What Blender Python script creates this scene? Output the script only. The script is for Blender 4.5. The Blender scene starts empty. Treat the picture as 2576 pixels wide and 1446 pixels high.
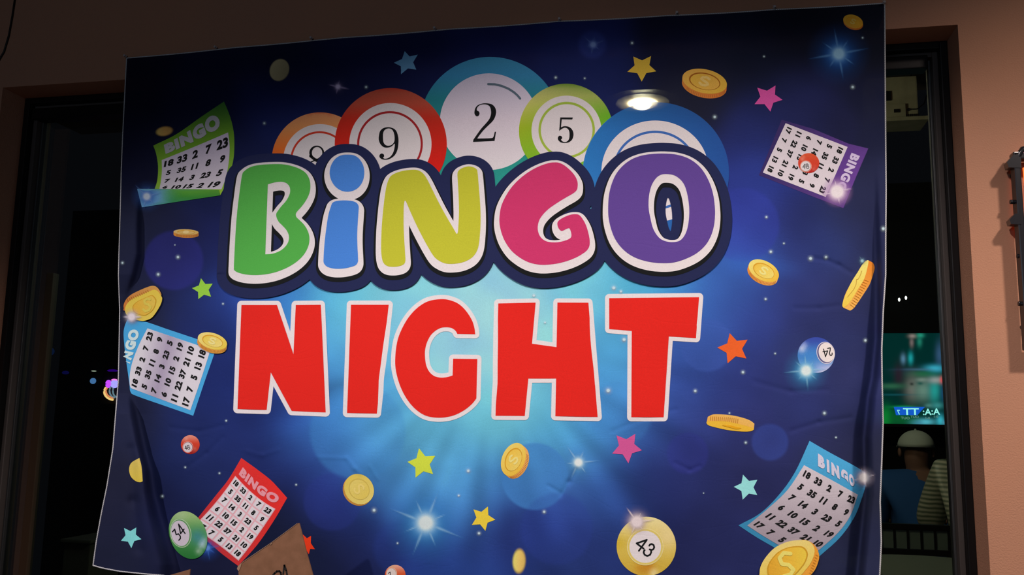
import bpy, bmesh, math, random
import numpy as np
from mathutils import Vector, Matrix
from mathutils.geometry import delaunay_2d_cdt

random.seed(7)
rng = np.random.RandomState(7)
scene = bpy.context.scene
COL = scene.collection

# ------------------------------------------------------------------ camera
FPX, CX, CY = 2259.0, 1288.0, 723.0
_up = np.array([258., -15166., FPX]); _up /= np.linalg.norm(_up)
_lf = np.array([-11142., 147., FPX]); _lf -= _up*(_lf @ _up); _lf /= np.linalg.norm(_lf)
RW = np.stack([-_lf, np.cross(_up, -_lf), _up])        # rows: world x, y, z in camera axes (right, down, forward)
CAM = np.array([0., -2.4, 1.6])
cd = bpy.data.cameras.new('camera')
cam = bpy.data.objects.new('camera', cd); COL.objects.link(cam)
cd.sensor_width = 36.0; cd.lens = 36.0*FPX/2576.0; cd.clip_start = 0.05
r_, d_, f_ = RW[:, 0], RW[:, 1], RW[:, 2]
m = Matrix.Identity(4)
for i in range(3):
    m[i][0] = r_[i]; m[i][1] = -d_[i]; m[i][2] = -f_[i]; m[i][3] = CAM[i]
cam.matrix_world = m
scene.camera = cam

# ------------------------------------------------------------------ colour management, world
vs = scene.view_settings
vs.view_transform = 'Standard'; vs.look = 'None'; vs.gamma = 1.0; vs.use_curve_mapping = False
vs.exposure = 0.0
w = bpy.data.worlds.new('night'); scene.world = w; w.use_nodes = True
w.node_tree.nodes['Background'].inputs[0].default_value = (0.55, 0.6, 0.8, 1)
w.node_tree.nodes['Background'].inputs[1].default_value = 0.004

# ------------------------------------------------------------------ lights of the room
def spot(name, loc, target, energy, color, size_deg, blend, radius=0.05):
    l = bpy.data.lights.new(name, 'SPOT'); l.energy = energy; l.color = color
    l.spot_size = math.radians(size_deg); l.spot_blend = blend; l.shadow_soft_size = radius
    o = bpy.data.objects.new(name, l); COL.objects.link(o); o.location = loc
    o.rotation_euler = (Vector(target)-Vector(loc)).to_track_quat('-Z', 'Y').to_euler()
    return o
def area(name, loc, target, energy, color, sx, sy):
    l = bpy.data.lights.new(name, 'AREA'); l.energy = energy; l.color = color
    l.shape = 'RECTANGLE'; l.size = sx; l.size_y = sy
    o = bpy.data.objects.new(name, l); COL.objects.link(o); o.location = loc
    o.rotation_euler = (Vector(target)-Vector(loc)).to_track_quat('-Z', 'Y').to_euler()
    return o
WARM = (1.0, 0.84, 0.80)
spot('ceiling_downlight_lamp_a', (1.50, -1.35, 3.28), (1.25, -0.62, 0.6), 262, (1.0, 0.84, 0.76), 121, 1.0, 0.09)
spot('ceiling_downlight_lamp_b', (-0.25, -1.75, 3.28), (-0.25, -1.07, 1.0), 178, WARM, 114, 0.55, 0.05)
spot('left_side_spot', (-2.807, -2.5, 2.839), (-1.10, 0, 1.22), 195, (1.0, 0.89, 0.90), 46, 0.9, 0.05)  # added spot from the left, lights the lower left and shades the fold
area('room_glow', (-0.8, -4.6, 2.6), (-0.6, 0, 1.7), 15, (0.68, 0.80, 1.0), 2.2, 0.8)

# ------------------------------------------------------------------ helpers
def s2l(c):
    c = np.asarray(c, float)/255.0
    return np.where(c <= 0.04045, c/12.92, ((c+0.055)/1.055)**2.4)
TINT = np.array([1.0, 0.87, 0.86])
def ink(c):
    """printed colour (as seen on the lit cloth, sRGB 0-255) -> albedo"""
    return np.clip(s2l(c)/TINT*1.04, 0.002, 0.86)

def mat(name, color, rough=0.7, metal=0.0, spec=0.3, emit=None, estr=0.0):
    mt = bpy.data.materials.new(name); mt.use_nodes = True
    b = mt.node_tree.nodes['Principled BSDF']
    b.inputs['Base Color'].default_value = (*color, 1); b.inputs['Roughness'].default_value = rough
    b.inputs['Metallic'].default_value = metal; b.inputs['Specular IOR Level'].default_value = spec
    if emit is not None:
        b.inputs['Emission Color'].default_value = (*emit, 1); b.inputs['Emission Strength'].default_value = estr
    return mt
def add_noise_bump(mt, scale, strength, dist=0.002, detail=4, colvar=None):
    nt = mt.node_tree; b = nt.nodes['Principled BSDF']
    tc = nt.nodes.new('ShaderNodeTexCoord'); n = nt.nodes.new('ShaderNodeTexNoise')
    n.inputs['Scale'].default_value = scale; n.inputs['Detail'].default_value = detail
    nt.links.new(tc.outputs['Object'], n.inputs['Vector'])
    bp = nt.nodes.new('ShaderNodeBump'); bp.inputs['Strength'].default_value = strength; bp.inputs['Distance'].default_value = dist
    nt.links.new(n.outputs['Fac'], bp.inputs['Height']); nt.links.new(bp.outputs['Normal'], b.inputs['Normal'])
    if colvar:
        n2 = nt.nodes.new('ShaderNodeTexNoise'); n2.inputs['Scale'].default_value = colvar[0]; n2.inputs['Detail'].default_value = 3
        nt.links.new(tc.outputs['Object'], n2.inputs['Vector'])
        r = nt.nodes.new('ShaderNodeValToRGB')
        r.color_ramp.elements[0].position = 0.3; r.color_ramp.elements[1].position = 0.7
        r.color_ramp.elements[0].color = (*colvar[1], 1); r.color_ramp.elements[1].color = (*colvar[2], 1)
        nt.links.new(n2.outputs['Fac'], r.inputs['Fac']); nt.links.new(r.outputs['Color'], b.inputs['Base Color'])
    return mt

def cloth_mat(name, use_alpha=False, sheer=0.0):
    mt = bpy.data.materials.new(name); mt.use_nodes = True
    nt = mt.node_tree; b = nt.nodes['Principled BSDF']; out = nt.nodes['Material Output']
    b.inputs['Roughness'].default_value = 0.75; b.inputs['Specular IOR Level'].default_value = 0.12
    
    at = nt.nodes.new('ShaderNodeAttribute'); at.attribute_name = 'Col'
    tc = nt.nodes.new('ShaderNodeTexCoord')
    # dye mottling
    n1 = nt.nodes.new('ShaderNodeTexNoise'); n1.inputs['Scale'].default_value = 420; n1.inputs['Detail'].default_value = 2
    nt.links.new(tc.outputs['Object'], n1.inputs['Vector'])
    mr = nt.nodes.new('ShaderNodeMapRange'); mr.inputs['To Min'].default_value = 0.88; mr.inputs['To Max'].default_value = 1.12
    nt.links.new(n1.outputs['Fac'], mr.inputs['Value'])
    mx = nt.nodes.new('ShaderNodeVectorMath'); mx.operation = 'SCALE'
    nt.links.new(at.outputs['Color'], mx.inputs[0]); nt.links.new(mr.outputs['Result'], mx.inputs['Scale'])
    nt.links.new(mx.outputs['Vector'], b.inputs['Base Color'])
    # wrinkles
    mp = nt.nodes.new('ShaderNodeMapping'); mp.inputs['Scale'].default_value = (1.0, 1.0, 2.6)
    mp.inputs['Rotation'].default_value = (0, 0.25, 0)
    nt.links.new(tc.outputs['Object'], mp.inputs['Vector'])
    n2 = nt.nodes.new('ShaderNodeTexNoise'); n2.inputs['Scale'].default_value = 4.2; n2.inputs['Detail'].default_value = 3
    n2.inputs['Distortion'].default_value = 1.2
    nt.links.new(mp.outputs['Vector'], n2.inputs['Vector'])
    sb = nt.nodes.new('ShaderNodeMath'); sb.operation = 'SUBTRACT'; sb.inputs[1].default_value = 0.5
    nt.links.new(n2.outputs['Fac'], sb.inputs[0])
    ab = nt.nodes.new('ShaderNodeMath'); ab.operation = 'ABSOLUTE'; nt.links.new(sb.outputs[0], ab.inputs[0])
    pw = nt.nodes.new('ShaderNodeMath'); pw.operation = 'SMOOTH_MIN'; pw.inputs[1].default_value = 0.035; pw.inputs[2].default_value = 0.02
    nt.links.new(ab.outputs[0], pw.inputs[0])
    bp = nt.nodes.new('ShaderNodeBump'); bp.inputs['Strength'].default_value = 0.16; bp.inputs['Distance'].default_value = 0.02
    nt.links.new(pw.outputs[0], bp.inputs['Height'])
    n3 = nt.nodes.new('ShaderNodeTexNoise'); n3.inputs['Scale'].default_value = 900
    nt.links.new(tc.outputs['Object'], n3.inputs['Vector'])
    bp2 = nt.nodes.new('ShaderNodeBump'); bp2.inputs['Strength'].default_value = 0.25; bp2.inputs['Distance'].default_value = 0.0006
    nt.links.new(n3.outputs['Fac'], bp2.inputs['Height']); nt.links.new(bp.outputs['Normal'], bp2.inputs['Normal'])
    nt.links.new(bp2.outputs['Normal'], b.inputs['Normal'])
    cur = b.outputs['BSDF']
    if use_alpha or sheer:
        tr = nt.nodes.new('ShaderNodeBsdfTransparent'); ms = nt.nodes.new('ShaderNodeMixShader')
        nt.links.new(tr.outputs[0], ms.inputs[1]); nt.links.new(cur, ms.inputs[2])
        if use_alpha: nt.links.new(at.outputs['Alpha'], ms.inputs[0])
        else: ms.inputs[0].default_value = 1.0-sheer
        cur = ms.outputs[0]
    nt.links.new(cur, out.inputs['Surface'])
    return mt
M_FABRIC = cloth_mat('printed_polyester_cloth', sheer=0.045)
M_PRINT = cloth_mat('printed_ink')
M_SHEER = cloth_mat('thin_printed_ink', sheer=0.2)
M_SOFT = cloth_mat('printed_soft_ink', use_alpha=True)
for mm in (M_SOFT,): mm.blend_method = 'BLEND'

def link(o, parent=None):
    COL.objects.link(o)
    if parent is not None: o.parent = parent
    return o
def tag(o, label=None, cat=None, group=None, kind=None):
    if label: o['label'] = label
    if cat: o['category'] = cat
    if group: o['group'] = group
    if kind: o['kind'] = kind
    return o
def empty(name, loc=(0, 0, 0)):
    o = bpy.data.objects.new(name, None); COL.objects.link(o); o.location = loc; o.empty_display_size = 0.05
    return o
def mesh_np(name, V, F, material, parent=None, colors=None, smooth=True):
    """V (n,3) world coords, F (m,3|4)"""
    me = bpy.data.meshes.new(name)
    V = np.asarray(V, float); F = np.asarray(F, int)
    off = np.zeros(3)
    if parent is not None: off = np.array(parent_world(parent))
    V = V-off
    k = F.shape[1]
    me.vertices.add(len(V)); me.vertices.foreach_set('co', V.astype(np.float32).ravel())
    me.loops.add(F.size); me.loops.foreach_set('vertex_index', F.astype(np.int32).ravel())
    me.polygons.add(len(F)); me.polygons.foreach_set('loop_start', (np.arange(len(F))*k).astype(np.int32))
    me.polygons.foreach_set('loop_total', np.full(len(F), k, np.int32)) if hasattr(me.polygons[0], 'loop_total') and False else None
    me.update(calc_edges=True)
    if colors is not None:
        a = me.color_attributes.new('Col', 'FLOAT_COLOR', 'POINT')
        c = np.ones((len(V), 4), np.float32); c[:, :colors.shape[1]] = colors
        a.data.foreach_set('color', c.ravel())
    me.materials.append(material)
    if smooth: me.polygons.foreach_set('use_smooth', np.ones(len(F), bool))
    o = bpy.data.objects.new(name, me); link(o, parent)
    return o
def parent_world(p):
    v = Vector((0, 0, 0))
    while p is not None:
        v += p.location; p = p.parent
    return v
class MB:
    def __init__(s): s.bm = bmesh.new()
    def box(s, c, size, rot=None, bevel=0.0):
        r = bmesh.ops.create_cube(s.bm, size=1.0)
        mt = Matrix.Translation(c) @ (rot.to_4x4() if rot else Matrix.Identity(4)) @ Matrix.Diagonal((*size, 1))
        bmesh.ops.transform(s.bm, matrix=mt, verts=r['verts'])
        if bevel:
            es = list({e for v in r['verts'] for e in v.link_edges})
            bmesh.ops.bevel(s.bm, geom=es, offset=bevel, segments=2, affect='EDGES', profile=0.7)
        return s
    def cyl(s, p0, p1, r0, r1=None, seg=20, caps=True):
        p0 = Vector(p0); p1 = Vector(p1); d = p1-p0
        if r1 is None: r1 = r0
        r = bmesh.ops.create_cone(s.bm, cap_ends=caps, segments=seg, radius1=r0, radius2=r1, depth=d.length)
        mt = Matrix.Translation((p0+p1)/2) @ d.to_track_quat('Z', 'Y').to_matrix().to_4x4()
        bmesh.ops.transform(s.bm, matrix=mt, verts=r['verts']); return s
    def tube(s, pts, rad, seg=10):
        pts = [Vector(p) for p in pts]; rings = []
        n = len(pts)
        for i, p in enumerate(pts):
            d = (pts[min(i+1, n-1)]-pts[max(i-1, 0)]).normalized()
            q = d.to_track_quat('Z', 'Y'); rr = rad[i] if hasattr(rad, '__len__') else rad
            rings.append([s.bm.verts.new(p+q @ Vector((rr*math.cos(2*math.pi*k/seg), rr*math.sin(2*math.pi*k/seg), 0))) for k in range(seg)])
        for a, b in zip(rings, rings[1:]):
            for k in range(seg):
                s.bm.faces.new((a[k], a[(k+1) % seg], b[(k+1) % seg], b[k]))
        s.bm.faces.new(list(reversed(rings[0]))); s.bm.faces.new(rings[-1]); return s
    def sphere(s, c, r, scale=(1, 1, 1), seg=24, rings=14):
        q = bmesh.ops.create_uvsphere(s.bm, u_segments=seg, v_segments=rings, radius=r)
        bmesh.ops.transform(s.bm, matrix=Matrix.Translation(c) @ Matrix.Diagonal((*scale, 1)), verts=q['verts']); return s
    def poly_prism(s, pts2, y0, y1):
        """pts2 in (x,z), extruded from y0 to y1"""
        a = [s.bm.verts.new((x, y0, z)) for x, z in pts2]; b = [s.bm.verts.new((x, y1, z)) for x, z in pts2]
        n = len(a)
        s.bm.faces.new(a); s.bm.faces.new(list(reversed(b)))
        for i in range(n): s.bm.faces.new((a[i], b[i], b[(i+1) % n], a[(i+1) % n]))
        return s
    def build(s, name, material, parent=None, smooth=False, loc=None):
        bmesh.ops.recalc_face_normals(s.bm, faces=s.bm.faces[:])
        off = Vector(loc) if loc is not None else (parent_world(parent) if parent is not None else Vector((0, 0, 0)))
        bmesh.ops.translate(s.bm, vec=-off, verts=s.bm.verts[:])
        me = bpy.data.meshes.new(name); s.bm.to_mesh(me); s.bm.free()
        me.materials.append(material)
        if smooth:
            me.polygons.foreach_set('use_smooth', [True]*len(me.polygons))
        o = bpy.data.objects.new(name, me); link(o, parent)
        if loc is not None: o.location = loc
        return o

# ------------------------------------------------------------------ projection from the photographed cloth to the real cloth surface
def rays(px, py):
    d = np.stack([np.asarray(px, float)-CX, np.asarray(py, float)-CY, np.full(np.shape(px), FPX)], -1)
    return d @ RW.T
def on_y(px, py, y=0.0):
    r = rays(np.array(px, float), np.array(py, float)); t = (y-CAM[1])/r[..., 1]
    return CAM+r*t[..., None]
def proj(P):
    d = (np.asarray(P, float)-CAM) @ RW
    return np.array([CX+FPX*d[0]/d[2], CY+FPX*d[1]/d[2]])
def smooth01(x): x = np.clip(x, 0, 1); return x*x*(3-2*x)
def fold(px, py):
    """height of the cloth in front of its hanging plane, metres"""
    px = np.asarray(px, float); py = np.asarray(py, float)
    h = 0.0*px
    # left standing fold: the edge strip stands forward, then the cloth drops behind it
    A = np.interp(py, [430, 560, 690, 740, 990, 1040, 1200, 1420], [0, 0.028, 0.028, 0.008, 0.008, 0.044, 0.056, 0.062])
    xc = np.interp(py, [430, 640, 700, 760, 860, 920, 985, 1050, 1130, 1183, 1240, 1300, 1420], [352, 352, 338, 313, 311, 317, 326, 340, 356, 370, 376, 390, 424])
    cl = 1/(1+np.exp((px-xc)/(4.6+5*smooth01((py-1180)/250))))
    h += A*cl*0.8-A*0.55*(1-cl)*np.exp(-np.clip(px-xc, 0, None)/(24+30*smooth01((py-1050)/300)))
    # second soft fold left
    h += 0.006*smooth01((py-850)/400)*np.exp(-((px-560-0.05*(py-1000))/60)**2)
    h -= 0.007*smooth01((py-1050)/300)*np.exp(-((px-640-0.02*(py-1000))/50)**2)
    # right folds
    xr = np.interp(py, [400, 560, 700, 850, 950, 1000, 1100, 1250, 1446, 1560], [2203, 2206, 2211, 2211, 2201, 2191, 2181, 2184, 2164, 2154])
    B = np.interp(py, [400, 560, 700, 850, 1000, 1560], [0, 0.024, 0.044, 0.076, 0.088, 0.092])
    cr = 1/(1+np.exp(-(px-xr)/3.6))
    h += B*cr*0.45-B*0.65*(1-cr)*np.exp(-np.clip(xr-px, 0, None)/(22+8*smooth01((py-1150)/250)))
    h -= 0.006*smooth01((py-1100)/300)*np.exp(-((px-2090+0.02*(py-1100))/40)**2)
    # broad billow
    h += 0.010*np.sin((px-300)/1930*math.pi)*np.sin(np.clip((py-60)/1450, 0, 1)*math.pi)
    h += 0.0013*np.sin(px/95.+py/310.)*smooth01((py-200)/500)+0.0011*np.sin(px/47.-py/120.+1.0)*smooth01((py-600)/500)
    h += 0.0009*np.sin(py/38.+px/300.)*smooth01((py-700)/400)*smooth01((px-1300)/500)
    # packaging creases: small kinks
    for x0, y0, y1, a in ((682, 770, 1446, 8e-5), (863, 700, 1446, 3e-5), (1418, 1040, 1446, 5e-5), (1150, 180, 900, 1.6e-5), (1780, 820, 1446, 3.5e-5)):
        dx = px-(x0+0.02*(py-900)); wy = smooth01((py-y0)/60)*smooth01((y1+60-py)/60)
        h += -a*np.sqrt(dx*dx+60)*np.exp(-np.abs(dx)/55)*wy
    for y0, a in ((1172, 5e-5), (960, 1.6e-5), (585, 1.3e-5)):
        dy = py-(y0+0.012*(px-1200)+6*np.sin(px/170.))
        h += -a*np.sqrt(dy*dy+60)*np.exp(-np.abs(dy)/50)
    for (pts, a, wd) in CREASES:
        for (x0, y0), (x1, y1) in zip(pts, pts[1:]):
            vx, vy = x1-x0, y1-y0; l2 = vx*vx+vy*vy
            t = ((px-x0)*vx+(py-y0)*vy)/l2; tc = np.clip(t, 0, 1)
            d = ((px-x0-tc*vx)*(-vy)+(py-y0-tc*vy)*vx)/math.sqrt(l2); far = np.hypot(px-x0-tc*vx, py-y0-tc*vy)
            h += a*np.exp(-(far/wd)**2)
    return h
CREASES = [([(2050, 650), (2080, 655), (2110, 667), (2140, 685)], -0.0022, 6), ([(1450, 1182), (1432, 1212), (1412, 1245)], -0.0028, 7), ([(872, 1152), (892, 1178), (908, 1192)], 0.0018, 6), ([(930, 1172), (950, 1205)], 0.0014, 5),
           ([(1380, 1222), (1412, 1240)], -0.0016, 5), ([(1990, 1084), (2060, 1062), (2140, 1050)], -0.0015, 6), ([(1700, 1165), (1735, 1182), (1760, 1172)], -0.0014, 5), ([(1540, 1085), (1610, 1055), (1700, 1030)], -0.0012, 6), ([(1900, 960), (1990, 985), (2080, 980)], -0.0012, 7),
           ([(2000, 775), (2060, 775), (2110, 768)], -0.0013, 6), ([(430, 1075), (500, 1085), (560, 1070)], -0.0013, 6), ([(470, 1175), (520, 1140), (560, 1100)], -0.0015, 6), ([(620, 1135), (660, 1145), (700, 1132)], 0.0012, 6), ([(330, 1130), (335, 1260), (350, 1380)], -0.006, 14), ([(800, 1150), (870, 1152)], 0.0012, 5),
           ([(1700, 640), (1700, 640.5)], 0.0, 5)]
LM = 1.0
LAY = 0.00043
Y_CLOTH = -0.030
def surf(px, py, layer=0):
    px = np.asarray(px, float); py = np.asarray(py, float)
    r = rays(px, py)
    top = smooth01((py-(148-0.0718*(px-318)))/90.)            # pinned to the wall at the top
    y = -0.004+(Y_CLOTH+0.004)*top-fold(px, py)*top-layer*LAY*LM
    t = (y-CAM[1])/r[..., 1]
    return CAM+r*t[..., None]

# ------------------------------------------------------------------ 2D shape tools (pixel units of the print)
def Z(ox, oy, s, pts):
    out = []
    for p in pts:
        q = (ox+p[0]/s, oy+p[1]/s)
        out.append(q+((1,) if len(p) > 2 else ()))
    return out
def crom(pts, sub=5):
    """closed Catmull-Rom; points with a 3rd value are sharp corners"""
    n = len(pts); out = []
    P = [np.array(p[:2], float) for p in pts]; c = [len(p) > 2 for p in pts]
    for i in range(n):
        p0, p1, p2, p3 = P[(i-1) % n], P[i], P[(i+1) % n], P[(i+2) % n]
        if c[i]: p0 = p1-(p2-p1)*0.001
        if c[(i+1) % n]: p3 = p2+(p2-p1)*0.001
        if c[i] and c[(i+1) % n]: out.append(p1); continue
        m1 = (p2-p0)*0.5 if not c[i] else (p2-p1); m2 = (p3-p1)*0.5 if not c[(i+1) % n] else (p2-p1)
        for k in range(sub):
            t = k/sub; t2 = t*t; t3 = t2*t
            out.append((2*t3-3*t2+1)*p1+(t3-2*t2+t)*m1+(-2*t3+3*t2)*p2+(t3-t2)*m2)
    return np.array(out)
def area2(L): x, y = L[:, 0], L[:, 1]; return 0.5*np.sum(x*np.roll(y, -1)-np.roll(x, -1)*y)
def orient(L, pos=True): return L if (area2(L) > 0) == pos else L[::-1].copy()
def offset_loop(L, r, dx=0, dy=0):
    """Outward offset (loop positive = outward on its right-hand side), rounded joins, raw (resolve with positive winding)."""
    n = len(L); out = []
    keep = [i for i in range(n) if np.linalg.norm(L[i]-L[i-1]) > 1e-4]; L = L[keep]; n = len(L)
    E = np.roll(L, -1, 0)-L; E /= np.linalg.norm(E, axis=1)[:, None]
    N = np.stack([E[:, 1], -E[:, 0]], 1)
    for i in range(n):
        a, b = N[i-1], N[i]; cr = a[0]*b[1]-a[1]*b[0]; dt = a @ b
        if cr >= -1e-6:      # convex: arc
            ang = math.atan2(cr, dt); k = max(1, int(abs(ang)/0.25)); a0 = math.atan2(a[1], a[0])
            for j in range(k+1):
                t = a0+ang*j/k; out.append(L[i]+r*np.array([math.cos(t), math.sin(t)]))
        elif dt > 0.975 and r < 25:
            nn_ = (a+b)/2; out.append(L[i]+r*nn_/(nn_ @ nn_))
        else:
            out += [L[i]+r*a, L[i], L[i]+r*b]
    return np.array(out)+np.array([dx, dy])
def ellipse(cx, cy, rx, ry, rot=0, n=64):
    t = np.linspace(0, 2*math.pi, n, endpoint=False); c, s = math.cos(math.radians(rot)), math.sin(math.radians(rot))
    x = rx*np.cos(t); y = ry*np.sin(t)
    return np.stack([cx+x*c-y*s, cy+x*s+y*c], 1)
def stroke(pts, wdt, n=14):
    """round-capped stroke: list of positively oriented loops (use rule='nonzero')"""
    P = [np.array(p, float) for p in pts]; r = wdt/2; out = []
    for p in P: out.append(orient(ellipse(p[0], p[1], r, r, 0, n)))
    for a, b in zip(P, P[1:]):
        d = b-a; l = np.linalg.norm(d)
        if l < 1e-6: continue
        q = np.array([-d[1], d[0]])/l*r
        out.append(orient(np.array([a+q, b+q, b-q, a-q])))
    return out
def winding(pts, loops):
    w_ = np.zeros(len(pts), int); x, y = pts[:, 0], pts[:, 1]
    for L in loops:
        for i in range(len(L)):
            x0, y0 = L[i-1]; x1, y1 = L[i]
            if y0 == y1: continue
            side = (x1-x0)*(y-y0)-(x-x0)*(y1-y0)
            w_ += ((y0 <= y) & (y1 > y) & (side > 0)).astype(int)
            w_ -= ((y0 > y) & (y1 <= y) & (side < 0)).astype(int)
    return w_
def inside(pts, loops, rule):
    w_ = winding(pts, loops)
    if rule == 'evenodd': return (w_ % 2) != 0
    if rule == 'positive': return w_ > 0
    return w_ != 0
def triangulate(loops, h, rule):
    allp = np.concatenate(loops); lo = allp.min(0); hi = allp.max(0)
    vs_ = [tuple(p) for L in loops for p in L]; es = []; k = 0
    for L in loops:
        n = len(L); es += [(k+i, k+(i+1) % n) for i in range(n)]; k += n
    if h:
        gx = np.arange(lo[0]+h*0.5, hi[0], h); gy = np.arange(lo[1]+h*0.5, hi[1], h*0.87)
        if len(gx) and len(gy):
            G = np.stack(np.meshgrid(gx, gy), -1); G[1::2, :, 0] += h*0.5; G = G.reshape(-1, 2)
            G += (np.random.RandomState(3).rand(*G.shape)-0.5)*h*0.05
            G = G[inside(G, loops, rule)]
            if len(G):
                A0 = np.concatenate(loops); B0 = np.concatenate([np.roll(L, -1, 0) for L in loops]); dm = np.full(len(G), 1e9)
                for a0, b0 in zip(A0, B0):
                    e = b0-a0; l2 = e @ e
                    if l2 < 1e-9: continue
                    t = np.clip(((G-a0) @ e)/l2, 0, 1); q = G-a0-t[:, None]*e; dm = np.minimum(dm, (q*q).sum(1))
                G = G[dm > (0.3*h)**2]
            vs_ += [tuple(p) for p in G]
    r = delaunay_2d_cdt([Vector(p) for p in vs_], es, [], 0, 1e-4)
    V = np.array([tuple(v) for v in r[0]]); F = np.array([f for f in r[2] if len(f) == 3])
    cen = V[F].mean(1)
    F = F[inside(cen, loops, rule)]
    # clean unused
    used = np.unique(F); mp = -np.ones(len(V), int); mp[used] = np.arange(len(used))
    return V[used], mp[F]
def piece(name, loops, layer, color, parent, h=14, rule='evenodd', material=None):
    """a printed shape lying on the cloth. color: rgb tuple (0-255) or function(px,py)->(n,3|4) 0-255"""
    loops = [np.asarray(L, float) for L in loops]
    V, F = triangulate(loops, h, rule)
    P = surf(V[:, 0], V[:, 1], layer)
    if callable(color): c = color(V[:, 0], V[:, 1])
    else: c = np.tile(np.array(color, float), (len(V), 1))
    col = np.ones((len(V), 4)); col[:, :3] = ink(c[:, :3])
    if c.shape[1] == 4: col[:, 3] = c[:, 3]
    # face toward the room
    a = P[F[:, 1]]-P[F[:, 0]]; b = P[F[:, 2]]-P[F[:, 0]]
    if np.cross(a, b)[:, 1].mean() > 0: F = F[:, ::-1]
    return mesh_np(name, P, F, material or M_PRINT, parent, col)
def lerp(a, b, t): return np.asarray(a)[None, :]*(1-t[:, None])+np.asarray(b)[None, :]*t[:, None]
def soft_patch(name, cx, cy, R, fn, layer, parent, n=44):
    """square patch on the cloth whose opacity comes from fn(dx,dy)->alpha, colour"""
    g = np.linspace(-R, R, n); X, Y = np.meshgrid(g, g); X = X.ravel(); Y = Y.ravel()
    al, c = fn(X, Y)
    idx = np.arange(n*n).reshape(n, n)
    F = np.stack([idx[:-1, :-1], idx[1:, :-1], idx[1:, 1:], idx[:-1, 1:]], -1).reshape(-1, 4)
    keep = al[F].max(1) > 0.004
    F = F[keep]
    used = np.unique(F); mp = -np.ones(n*n, int); mp[used] = np.arange(len(used)); F = mp[F]
    X, Y, al, c = X[used], Y[used], al[used], c[used]
    P = surf(cx+X, cy+Y, layer)
    col = np.concatenate([ink(c), al[:, None]], 1)
    return mesh_np(name, P, F, M_SOFT, parent, col)

# ------------------------------------------------------------------ wall, window, floor
M_WALL = add_noise_bump(mat('tan_stucco_wall', (0.42, 0.215, 0.135), 0.85, spec=0.2), 250, 0.5, 0.0022, 3, (3.0, (0.43, 0.215, 0.13), (0.40, 0.205, 0.13)))
M_FRAME = add_noise_bump(mat('black_metal', (0.012, 0.011, 0.011), 0.42, 0.6, 0.4), 60, 0.05)
M_STOP = mat('grey_window_stop', (0.055, 0.045, 0.04), 0.6)
M_BEAD = mat('dull_metal_bead', (0.09, 0.09, 0.088), 0.45, 0.8)
M_CEIL = mat('dark_ceiling_paint', (0.05, 0.045, 0.045), 0.9)
M_FLOOR = add_noise_bump(mat('dark_wood_floor', (0.05, 0.03, 0.02), 0.5), 20, 0.1)
XL, XR, ZT, ZB = -2.19, 0.683, 2.643, 0.62
TH = 0.20
b = MB()
b.box(((XL-3.2)/2-0.0, TH/2, 1.65), (3.2+XL, TH, 3.3)) if False else None
b.box(((-3.4+XL)/2, TH/2, 1.65), (XL+3.4, TH, 3.3))
b.box(((XR+2.2)/2, TH/2, 1.65), (2.2-XR, TH, 3.3))
b.box(((XL+XR)/2, TH/2, (ZT+3.3)/2), (XR-XL, TH, 3.3-ZT))
b.box(((XL+XR)/2, TH/2, ZB/2), (XR-XL, TH, ZB))
tag(b.build('wall_back', M_WALL), kind='structure')
tag(MB().box((-0.6, -2.4, -0.05), (5.6, 5.48, 0.1)).build('floor', M_FLOOR), kind='structure')
tag(MB().box((-0.6, -2.4, 3.36), (5.6, 5.48, 0.1)).build('ceiling', M_CEIL), kind='structure')
win = empty('window_1', ((XL+XR)/2, 0.13, ZB)); tag(win, kind='structure')
def rect_ring(b, x0, x1, z0, z1, wd, y0, y1, bev=0.003):
    cy = (y0+y1)/2; dy = y1-y0
    b.box((x0+wd/2, cy, (z0+z1)/2), (wd, dy, z1-z0), bevel=bev); b.box((x1-wd/2, cy, (z0+z1)/2), (wd, dy, z1-z0), bevel=bev)
    b.box(((x0+x1)/2, cy, z1-wd/2), (x1-x0-2*wd, dy, wd), bevel=bev); b.box(((x0+x1)/2, cy, z0+wd/2), (x1-x0-2*wd, dy, wd), bevel=bev)
b = MB(); rect_ring(b, XL, XR, ZB, ZT, 0.020, 0.10, 0.20); b.build('window_frame', M_FRAME, win)
b = MB(); rect_ring(b, XL+0.020, XR-0.020, ZB+0.020, ZT-0.020, 0.014, 0.125, 0.19); b.build('glazing_stop', M_STOP, win)
b = MB(); rect_ring(b, XL+0.034, XR-0.034, ZB+0.034, ZT-0.034, 0.006, 0.148, 0.176, 0.0015); b.build('inner_gasket', M_BEAD, win)
MB().box(((XL+XR)/2-0.012, 0.132, ZT-0.052), (XR-XL-0.075, 0.05, 0.036), bevel=0.003).build('head_rail', M_FRAME, win)
# glass
mg = bpy.data.materials.new('window_glass'); mg.use_nodes = True; nt = mg.node_tree
for n in list(nt.nodes):
    if n.type == 'BSDF_PRINCIPLED': nt.nodes.remove(n)
tr = nt.nodes.new('ShaderNodeBsdfTransparent'); tr.inputs[0].default_value = (0.92, 0.97, 0.95, 1)
gl = nt.nodes.new('ShaderNodeBsdfGlossy'); gl.inputs['Roughness'].default_value = 0.01
fr = nt.nodes.new('ShaderNodeFresnel'); fr.inputs[0].default_value = 1.45
ms = nt.nodes.new('ShaderNodeMixShader')
nt.links.new(fr.outputs[0], ms.inputs[0]); nt.links.new(tr.outputs[0], ms.inputs[1]); nt.links.new(gl.outputs[0], ms.inputs[2])
nt.links.new(ms.outputs[0], nt.nodes['Material Output'].inputs['Surface'])
MB().box(((XL+XR)/2, 0.162, (ZB+ZT)/2), (XR-XL-0.07, 0.006, ZT-ZB-0.07)).build('glass_pane', mg, win)

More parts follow.
